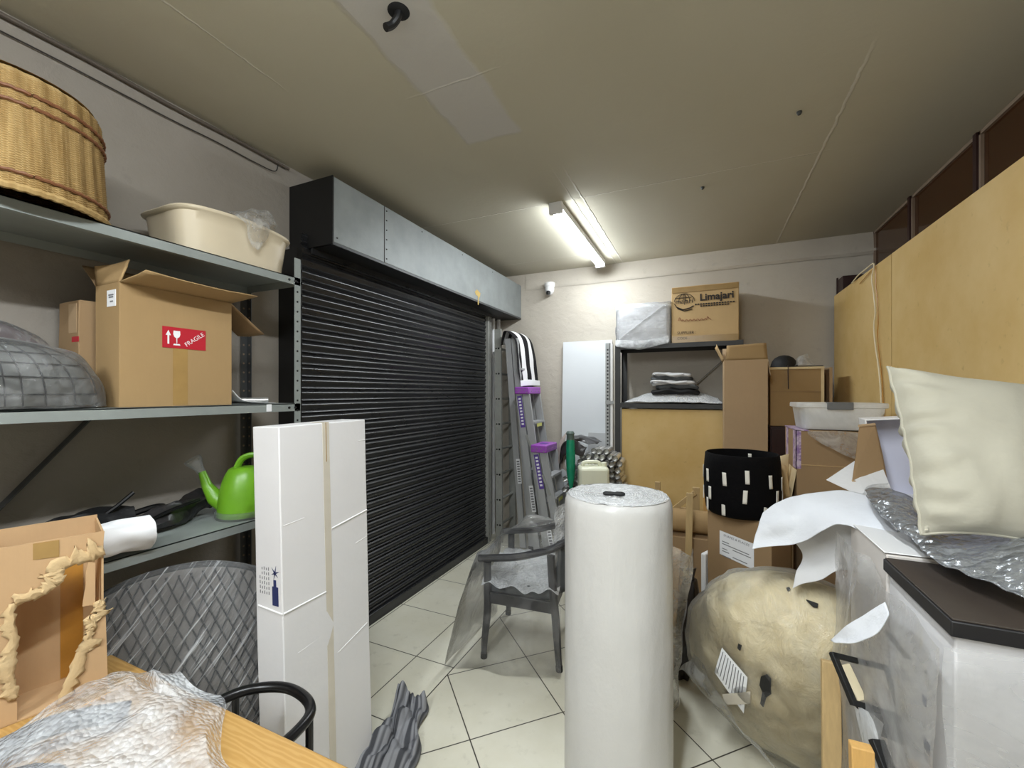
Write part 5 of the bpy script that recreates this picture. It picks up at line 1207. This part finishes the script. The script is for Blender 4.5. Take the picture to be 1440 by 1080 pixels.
# taped box and what it stands on
for k, (z0, z1, w, labl) in enumerate(((0, .84, .50, 'brown box at the bottom of the stack under the purple taped box'),)):
    t = thing('cardboard_box', labl, 'box', (.76, 3.22, 0)); MB().soft(.46, .40, .84, 6, .003, 5, 8, Matrix.Translation((.765, 3.225, 0))).build('body', MT['cardd'], t, bevel=.004)
t = thing('taped_box', 'brown box with purple tape on its corner, under the clear plastic tote', 'box', (.73, 3.2, .841))
X0, X1, Y0, Y1, Z0, Z1 = .502, .965, 3.0, 3.38, .841, 1.425
MB().soft(X1-X0, Y1-Y0, Z1-Z0, 9, .003, 5, 11, Matrix.Translation(((X0+X1)/2, (Y0+Y1)/2, Z0))).build('body', MT['cardd'], t, bevel=.004)
m = MB(); m.box((X0, Y0-.003, 1.222), (X1, Y0+.002, 1.226)); m.build('flap_edge', MT['cardl'], t, smooth=0)
tp = NT('purple_printed_tape'); nn = tp.noise(38, 3, .6); MT['ptape'] = tp.done(tp.pbr(tp.mix(tp.ramp(nn, [(.42, (0, 0, 0)), (.58, (1, 1, 1))]), lin('C9B7C6'), lin('8C6FA0')), .35, 0, .5))
m = MB(); m.box((X0-.004, Y0-.004, 1.20), (X0+.0, Y0+.09, 1.428)); m.box((X0-.004, Y0-.004, 1.20), (X0+.022, Y0, 1.428)); m.box((X0-.004, Y0+.27, 1.2), (X0, Y0+.33, 1.428)); m.box((X0-.004, Y0-.004, 1.424), (X0+.06, Y1, 1.429)); m.build('purple_tape', MT['ptape'], t, smooth=0)
m = MB(); m.prism([(X0-.002, Y0-.002, 1.19), (X0-.002, Y1-.05, 1.19), (X0-.03, Y1-.08, 1.02), (X0-.035, Y0+.02, .96)], (.003, 0, 0)); m.build('loose_flap', MT['cardin'], t, smooth=0)
m = patch([[onY(1135, 606, 2.99), onY(1160, 607, 2.985), onY(1190, 608, 2.985), onY(1232, 612, 2.99)], [onY(1138, 612, 2.97), onY(1165, 620, 2.96), onY(1195, 625, 2.955), onY(1232, 630, 2.97)], [onY(1150, 620, 2.965), onY(1172, 632, 2.955), onY(1198, 645, 2.95), onY(1232, 655, 2.96)]], 28, 18, .01, 12, 3)
m.build('plastic_drape', film('drape_film', .22, .6, 12, bs=16), t)
# plastic tote
t = thing('plastic_tote', 'clear plastic tote with a grey clip on top of the taped box', 'tote', (.73, 3.18, 1.432))
tx, ty, tz, tw_, td, th_ = .735, 3.19, 1.432, .222, .17, .155
def tot(u, v):
    pr = [(.86, 0), (.90, .07), (.935, .125), (1.0, .13), (1.0, .15), (.985, .156), (.93, .150), (.88, .06), (.84, .006)]
    p = pr[min(int(round(v*8)), 8)]; x, y = sq(u*2*pi, tw_*p[0], td*p[0], 7); return V((tx+x, ty+y, tz+p[1]))
m = MB().grid(tot, 80, 8, True); m.build('tub', MT['tote'], t, smooth=50)
m = MB(); m.prism([V((tx+sq(i*2*pi/40, tw_*.85, td*.85, 7)[0], ty+sq(i*2*pi/40, tw_*.85, td*.85, 7)[1], tz)) for i in range(40)], (0, 0, .004)); m.build('base', MT['tote'], t)
m = MB(); m.soft(.37, .27, .10, 5, .01, 8, 2, Matrix.Translation((tx, ty, tz+.006)), .008); m.build('contents', MT['foamg'], t, bevel=.02)
q = onY(1181, 573, ty-td)
m = MB(); m.box((q.x-.062, ty-td-.014, tz+.118), (q.x+.062, ty-td-.001, tz+.160)); m.box((q.x-.062, ty-td-.014, tz+.152), (q.x+.062, ty-td+.03, tz+.162)); m.build('clip', MT['greyp'], t, bevel=.004)

# lavender lined box lid + flap on a supporting box
t = thing('cardboard_box', 'brown box behind the white carton, carrying the open white lid', 'box', (.88, 2.4, 0))
MB().soft(.18, .42, 1.19, 5, .003, 5, 6, Matrix.Translation((.945, 2.42, 0))).build('body', MT['cardd'], t, bevel=.004)
t = thing('white_box', 'open white box with lavender inside, tipped on its side next to the cushion', 'box', (.83, 2.27, 1.2))
A0 = P(1228, 704, 1.75); x0, y0, z0 = A0.x, 2.20, 1.205; x1, z1 = x0+.40, 1.545; e = .006; d_ = .13
Mw = Matrix.Translation((x0, y0, z0)) @ Matrix.Rotation(radians(-5), 4, 'Y') @ Matrix.Rotation(radians(-6), 4, 'Z')
w_, h_ = .40, .335
m = MB(Mw); m.box((0, 0, 0), (e, d_, h_)); m.box((w_-e, 0, 0), (w_, d_, h_)); m.box((e, 0, 0), (w_-e, d_, e)); m.box((e, 0, h_-e), (w_-e, d_, h_)); m.build('side_wall', MT['carton'], t, bevel=.002)
m = MB(Mw); m.box((e, d_-.006, e), (w_-e, d_, h_-e)); lab(m.build('inside', MT['lav'], t, smooth=0), 'lavender inside panel')
t = thing('cardboard_flap', 'bent brown cardboard offcut standing against the white lavender lined box', 'cardboard', P(1215, 678, 1.72))
pp = [P(1208, 599, 1.74), P(1230, 597, 1.74), P(1240, 640, 1.72), P(1246, 672, 1.70), P(1222, 684, 1.68), P(1198, 676, 1.69), P(1203, 640, 1.71)]
m = MB(); m.prism(pp, (.006, .008, 0)); m.build('sheet', MT['cardd'], t, smooth=0, bevel=.001)
MB().tube([pp[0], pp[1]], .006, 8).build('cut_edge', MT['cardk'], t); MB().tube([pp[5], pp[4]], .005, 8).build('cut_edge', MT['cardk'], t)

# ================================================================= paper wrapped disc
KC = P(1118, 955, 1.88); nrm = (V((-CY, -SY, 0))*.60+V((0, 0, -1))*.30+V((SY, -CY, 0))*.72).normalized()
e1 = nrm.cross(V((0, 0, 1))).normalized(); e2 = e1.cross(nrm)
a_, c_ = .443, .275
zmin = sqrt((c_*nrm.z)**2+a_*a_*(1-nrm.z**2)); KC.z = max(KC.z, zmin+.004)
t = thing('wrapped_pouf', 'big round pouf wrapped in torn brown paper and clear film', 'pouf', (KC.x, KC.y, 0))
def pouf(k=1.0, am=.012, sd=1):
    def fn(u, v):
        th = u*2*pi; ph = (v-.5)*pi
        cp, sp = cos(ph), sin(ph)
        p = KC+(e1*cos(th)*cp+e2*sin(th)*cp)*a_*k+nrm*sp*c_*k
        wv = noise.noise(V(((p.dot(e1)-p.dot(e2))*9, (p.dot(e1)+p.dot(e2))*2.5, sd)))
        p = p+(p-KC).normalized()*(am*wv+.006*noise.noise(p*16)); p.z = max(p.z, .003); return p
    return fn
f = pouf(); m = MB().grid(f, 110, 60, True); m.build('kraft_paper', MT['kraft'], t, smooth=60)
# tears showing black
def surf(u, v):       # first hit of the photo ray with the ellipsoid
    o = V((0, 0, CAM_H)); d = ray(u, v); q = lambda w: V((w.dot(e1)/a_, w.dot(e2)/a_, w.dot(nrm)/c_))
    oo, dd = q(o-KC), q(d); A = dd.dot(dd); B = oo.dot(dd); C_ = oo.dot(oo)-1; D = B*B-A*C_
    if D < 0: return None
    return o+d*((-B-sqrt(D))/A)
def tear(px, nm='torn_hole', mat='foot', off=.012):
    pts = [surf(*p) for p in px]
    if any(p is None for p in pts): return
    c = sum(pts, V())/len(pts); n = (c-KC).normalized()
    m = MB(); m.prism([p+n*(off-.004) for p in pts], n*.006); return lab(m.build(nm, MT[mat], t, smooth=0), {'foot': 'black hole torn in the paper'}.get(mat, nm))
tear([(1072, 950), (1080, 947), (1086, 953), (1085, 968), (1086, 975), (1079, 980), (1075, 993), (1071, 988), (1074, 972), (1070, 962)])
tear([(1133, 846), (1142, 849), (1150, 852), (1149, 857), (1143, 856), (1139, 852)])
tear([(1106, 830), (1110, 829), (1112, 832), (1108, 834)])
tear([(1041, 906), (1045, 908), (1043, 916), (1040, 913)])
def drape(c4, nm, mat, off, nu=14, nv=10):
    def fn(u, v):
        (ax, ay), (bx, by), (cx, cy_), (dx, dy) = c4
        x = (ax*(1-u)+bx*u)*(1-v)+(dx*(1-u)+cx*u)*v; y = (ay*(1-u)+by*u)*(1-v)+(dy*(1-u)+cy_*u)*v
        p = surf(x, y)
        k = 0
        while p is None and k < 40: x += 2; y += .5; k += 1; p = surf(x, y)
        n = (p-KC).normalized(); return p+n*off
    return MB().grid(fn, nu, nv), fn
m, fn = drape([(1020, 912), (1055, 952), (1050, 1000), (1010, 945)], 'l', 'paper', .017)
l = lab(m.build('shipping_label', MT['paper'], t), 'white shipping label'); g = MB()
for i in range(9):
    g.tube([fn(.08+.1*i, j/8*.8+.08)+(fn(.5, .5)-KC).normalized()*.002 for j in range(9)], .0016, 5)
q = g.build('print', MT['grey'], l); q['kind'] = 'stuff'
m, fn = drape([(1022, 974), (1060, 970), (1060, 986), (1026, 988)], 'l', 'tape', .022); m.build('tape', MT['tapec'], t)
m = MB().grid(lambda u, v: f(u, v)+(f(u, v)-KC).normalized()*(.016+.012*noise.noise(f(u, v)*11)), 90, 50, True); m.build('stretch_film', MT['stretch'], t)
k = patch([[P(985, 905, 2.0), P(972, 925, 2.05), P(958, 945, 2.1)], [P(1000, 955, 1.9), P(985, 955, 1.95), P(968, 950, 2.05)], [P(1035, 1010, 1.78), P(1020, 1000, 1.85), P(990, 975, 1.98)], [P(1085, 1075, 1.62), P(1062, 1050, 1.72), P(1030, 1010, 1.85)], [P(1120, 1100, 1.5), P(1100, 1090, 1.58), P(1075, 1070, 1.66)]], 16, 40, .02, 9, 5)
k.build('loose_film', film('pouf_tail', .1, .6, 8, bs=12), t)

# ================================================================= right foreground: cartons, slab, foam, cushion
t = thing('white_carton', 'white carton nearest on the right, under the dark brown slab, draped in plastic', 'box', (.72, 1.36, 0))
MB().soft(.48, .34, 1.145, 9, .002, 4, 3, Matrix.Translation((.715, 1.355, 0))).build('body', MT['carton'], t, bevel=.004)
m = MB()
for (u, v), w, h in (((1300, 985), .012, .014), ((1302, 945), .004, .006), ((1304, 1050), .018, .02)):
    q = onX(u, v, .4745); plate(m, (q.x, q.y, q.z), (0, -1, 0), (0, 0, 1), w*1.6, h*1.3)
m.build('blue_print', MT['inkblue'], t, smooth=0)
q = onX(1306, 1071, .474); text('0001', .022, (.4735, q.y, q.z), (0, -1, 0), (0, 0, 1), MT['inkblue'], t)
q = onX(1268, 912, .474); m = MB(); m.box((.462, q.y-.05, q.z), (.4745, q.y+.07, q.z+.004)); m.build('flap_slot', MT['ink'], t, smooth=0)
t2 = thing('white_carton', 'white carton second from the front on the right, under the white foam sheet', 'box', (.72, 1.75, 0))
MB().soft(.46, .33, 1.185, 9, .002, 4, 5, Matrix.Translation((.71, 1.725, 0))).build('body', MT['cartong'], t2, bevel=.004)
m = MB(); m.prism([(.474, 1.56, 1.188), (.93, 1.56, 1.188), (.93, 1.885, 1.188), (.474, 1.885, 1.188)], (0, 0, .004)); m.build('lid', MT['white'], t2, bevel=.002)
s = thing('dark_slab', 'dark brown slab with black edges lying on the front white carton', 'board', (.72, 1.345, 1.148))
m = MB(); m.box((.462, 1.166, 1.149), (1.02, 1.53, 1.182)); m.build('core', MT['slabk'], s, bevel=.003)
m = MB(); m.box((.466, 1.170, 1.182), (1.016, 1.526, 1.186)); m.build('top_face', MT['slab'], s, bevel=.001)
# plastic sheet over the cartons
R = [[(.452, 1.90, 1.15), (.445, 1.72, 1.14), (.44, 1.58, 1.16), (.43, 1.45, 1.13), (.435, 1.30, 1.14), (.44, 1.15, 1.135)],
     [(.44, 1.91, .95), (.42, 1.72, .93), (.40, 1.60, 1.0), (.40, 1.46, .93), (.42, 1.30, .94), (.42, 1.12, .96)],
     [(.43, 1.91, .65), (.40, 1.74, .62), (.39, 1.60, .66), (.39, 1.45, .62), (.41, 1.28, .64), (.42, 1.10, .66)],
     [(.42, 1.91, .3), (.39, 1.74, .3), (.38, 1.60, .3), (.38, 1.44, .3), (.40, 1.26, .3), (.41, 1.08, .3)],
     [(.42, 1.91, .01), (.38, 1.74, .01), (.37, 1.60, .01), (.37, 1.43, .01), (.39, 1.25, .01), (.40, 1.06, .01)]]
m = patch(R, 60, 50, .02, 5, 3, amp2=.004)
k = patch([[(.44, 1.15, 1.135), (.6, 1.145, 1.14), (.8, 1.145, 1.14), (1.02, 1.15, 1.14)], [(.42, 1.10, .66), (.6, 1.12, .66), (.8, 1.12, .66), (1.02, 1.12, .66)], [(.40, 1.06, .01), (.6, 1.09, .01), (.8, 1.09, .01), (1.02, 1.09, .01)]], 30, 40, .012, 5, 6); m.add(k.v, k.f)
tag(m.build('plastic_sheet', MT['filmm']), 'milky plastic sheet draped over the white cartons at the right', 'sheet')
# pointed foam tongue
m = patch([[P(1168, 902, 1.18), P(1190, 880, 1.13), P(1215, 862, 1.09), P(1246, 848, 1.05)], [P(1172, 905, 1.16), P(1200, 893, 1.11), P(1225, 875, 1.07), P(1250, 862, 1.03)], [P(1180, 904, 1.14), P(1205, 903, 1.09), P(1230, 892, 1.05), P(1248, 868, 1.03)]], 24, 12, .006, 12, 3)
tag(m.build('foam_scrap', MT['foam'], solid=.002), 'pointed scrap of white foam sticking out over the paper wrapped pouf', 'foam')
# large foam sheet drooping left
m = patch([[P(1073, 719, 1.74), P(1092, 708, 1.73), P(1120, 699, 1.72), P(1150, 693, 1.70), P(1185, 690, 1.66), P(1225, 700, 1.58), P(1262, 722, 1.48)],
           [P(1066, 742, 1.72), P(1095, 730, 1.68), P(1125, 720, 1.66), P(1155, 712, 1.62), P(1188, 708, 1.58), P(1225, 718, 1.50), P(1262, 740, 1.42)],
           [P(1060, 760, 1.71), P(1095, 754, 1.68), P(1128, 742, 1.63), P(1158, 728, 1.58), P(1190, 722, 1.53), P(1225, 735, 1.46), P(1260, 760, 1.38)],
           [P(1057, 772, 1.70), P(1092, 768, 1.67), P(1125, 760, 1.62), P(1152, 750, 1.57), P(1180, 738, 1.52), P(1210, 745, 1.46), P(1245, 775, 1.40)]], 56, 26, .012, 7, 5, amp2=.002)
tag(m.build('foam_sheet', MT['foam'], solid=.003), 'large white foam sheet drooping out over the pouf from the carton top', 'foam')
m = patch([[P(1100, 742, 1.74), P(1130, 738, 1.72), P(1160, 732, 1.70), P(1190, 728, 1.64), P(1214, 735, 1.58)], [P(1128, 780, 1.72), P(1142, 778, 1.70), P(1165, 772, 1.67), P(1192, 768, 1.62), P(1214, 770, 1.58)], [P(1120, 806, 1.70), P(1138, 800, 1.68), P(1160, 796, 1.65), P(1188, 790, 1.61), P(1213, 790, 1.58)], [P(1115, 828, 1.69), P(1132, 820, 1.67), P(1158, 814, 1.64), P(1182, 802, 1.61), P(1212, 803, 1.58)]], 36, 26, .008, 9, 7)
tag(m.build('foam_sheet', MT['foamg'], solid=.002), 'greyer foam sheet hanging down under the large white foam sheet', 'foam')
m = MB(); m.prism([P(1162, 675, 1.72), P(1204, 647, 1.76), P(1240, 655, 1.72), P(1262, 710, 1.58), P(1215, 700, 1.62)], (.001, .003, .001)); tag(m.build('foam_triangle', MT['foamg'], smooth=0), 'flat triangular corner of pale foam beside the brown cardboard offcut', 'foam')
# bubble wrap under the cushion
m = patch([[P(1215, 688, 1.56), P(1262, 692, 1.52), P(1310, 715, 1.45), P(1370, 735, 1.36), P(1450, 722, 1.25)],
           [P(1222, 705, 1.46), P(1268, 715, 1.36), P(1310, 750, 1.22), P(1372, 768, 1.12), P(1450, 752, 1.06)],
           [P(1235, 722, 1.40), P(1280, 748, 1.24), P(1318, 775, 1.11), P(1375, 792, 1.01), P(1450, 790, .94)],
           [P(1255, 742, 1.33), P(1296, 772, 1.15), P(1330, 795, 1.04), P(1380, 815, .95), P(1450, 842, .86)]], 56, 30, .012, 10, 2, amp2=.008, sc2=30)
tag(m.build('bubble_sheet', MT['bubblesilver'], solid=.003), 'shiny crumpled bubble wrap under the cream cushion', 'wrap')
m = patch([[P(1205, 690, 1.66), P(1225, 683, 1.66), P(1250, 680, 1.62)], [P(1212, 700, 1.60), P(1235, 694, 1.58), P(1256, 692, 1.56)], [P(1222, 706, 1.55), P(1245, 702, 1.52), P(1262, 702, 1.50)]], 16, 14, .014, 20, 2)
tag(m.build('film_scrap', film('silver_scrap', .4, .9, 20, bs=30)), 'crinkled scrap of film at the foot of the white lavender lined box', 'plastic')
# cushion
TL, TR, BL, BR = P(1248, 516, 1.36), P(1472, 545, 1.22), P(1296, 752, 1.13), P(1455, 762, 1.05)
nn = (TR-TL).cross(BL-TL).normalized()
if nn.y > 0: nn = -nn
t = thing('cushion', 'big cream cushion leaning on the right, on crumpled bubble wrap', 'cushion', (BL+BR)/2)
def cu(u, v, s):
    x, y = u*2-1, v*2-1
    k = (1-abs(x)**2.6)*(1-abs(y)**2.6); th = .085*max(k, 0)**.45
    px_ = x*(1-.055*(1-y*y)); py = y*(1-.055*(1-x*x))
    uu, vv = (px_+1)/2, (py+1)/2
    p = (TL*(1-uu)+TR*uu)*(1-vv)+(BL*(1-uu)+BR*uu)*vv
    ed = max(abs(x), abs(y)); pk = .02*sin(v*44+5*noise.noise(V((u*2, v*5, 1))))*max(0, (-x-.25)/.75)**1.2*(1 if k > .02 else .3)*(.35+1.3*abs(noise.noise(V((1, v*4, 3)))))
    return p+nn*(s*th+pk+(.012*noise.noise(V((u*3.2, v*3.2, 2+s))) if k > .02 else 0))
m = MB(); m.grid(lambda u, v: cu(u, v, 1), 64, 64); n_ = len(m.v); m.grid(lambda u, v: cu(u, v, -.8), 64, 64)
ob = m.build('cover', MT['cushion'], t, smooth=60)
m = MB(); ed = [cu(i/40, 0, 0) for i in range(41)]+[cu(1, i/40, 0) for i in range(1, 41)]+[cu(1-i/40, 1, 0) for i in range(1, 41)]+[cu(0, 1-i/40, 0) for i in range(1, 40)]
m.tube(ed, .004, 6, closed=True); m.build('seam', MT['cushion'], t)

# stick, black frame and the rest by the carton
m = MB(); a = P(1168, 930, 1.36); b = V((a.x-.015, a.y-.10, 0.002)); m.bar(b, a, .05, .022, (0, 1, 0)); tag(m.build('timber_stake', MT['timber'], bevel=.003), 'tall raw timber stake leaning on the paper wrapped pouf', 'stake')
m = MB(); a = P(1211, 1048, 1.03); b = V((a.x+.01, a.y-.03, .002)); m.bar(b, a, .045, .03, (0, 1, 0)); tag(m.build('timber_stake', MT['timberp'], bevel=.003), 'short yellow timber stake low beside the plastic covered carton', 'stake')
t = thing('black_tray', 'black frame with a cream slat, leaning against the white carton', 'frame', P(1205, 1100, 1.16))
q = [P(1172, 921, 1.22), P(1248, 940, 1.20), P(1270, 1010, 1.14), P(1200, 988, 1.16)]
nn2 = (q[1]-q[0]).cross(q[3]-q[0]).normalized()
m = MB()
for i in range(4): m.bar(q[i]-(q[(i+1) % 4]-q[i]).normalized()*.006, q[(i+1) % 4]+(q[(i+1) % 4]-q[i]).normalized()*.006, .014, .018, nn2)
m.build('border', MT['foot'], t, bevel=.002)
m = MB(); m.bar(P(1188, 934, 1.205), P(1212, 985, 1.165), .026, .008, nn2); m.build('slat', MT['creamw'], t, bevel=.002)
m = MB(); m.prism([q[3], q[2], q[2]+(q[2]-q[1])*.55, q[3]+(q[3]-q[0])*.55+(q[2]-q[3])*.25], nn2*.004); m.build('backing', MT['foot'], t, smooth=0)
m = MB(); m.bar(P(1232, 1040, 1.08), P(1290, 1190, .95), .03, .02, nn2); m.build('support_bar', MT['foot'], t, bevel=.002)
m = patch([[P(1198, 985, 1.17), P(1225, 1000, 1.13), P(1240, 1015, 1.11)], [P(1206, 1020, 1.15), P(1225, 1028, 1.10), P(1238, 1040, 1.08)], [P(1222, 1085, 1.10), P(1238, 1085, 1.06), P(1250, 1090, 1.03)]], 14, 18, .008, 10, 3)
tag(m.build('white_film', film('white_film_strip', .6, .85, 6), ), 'white film strip below the black frame', 'plastic')
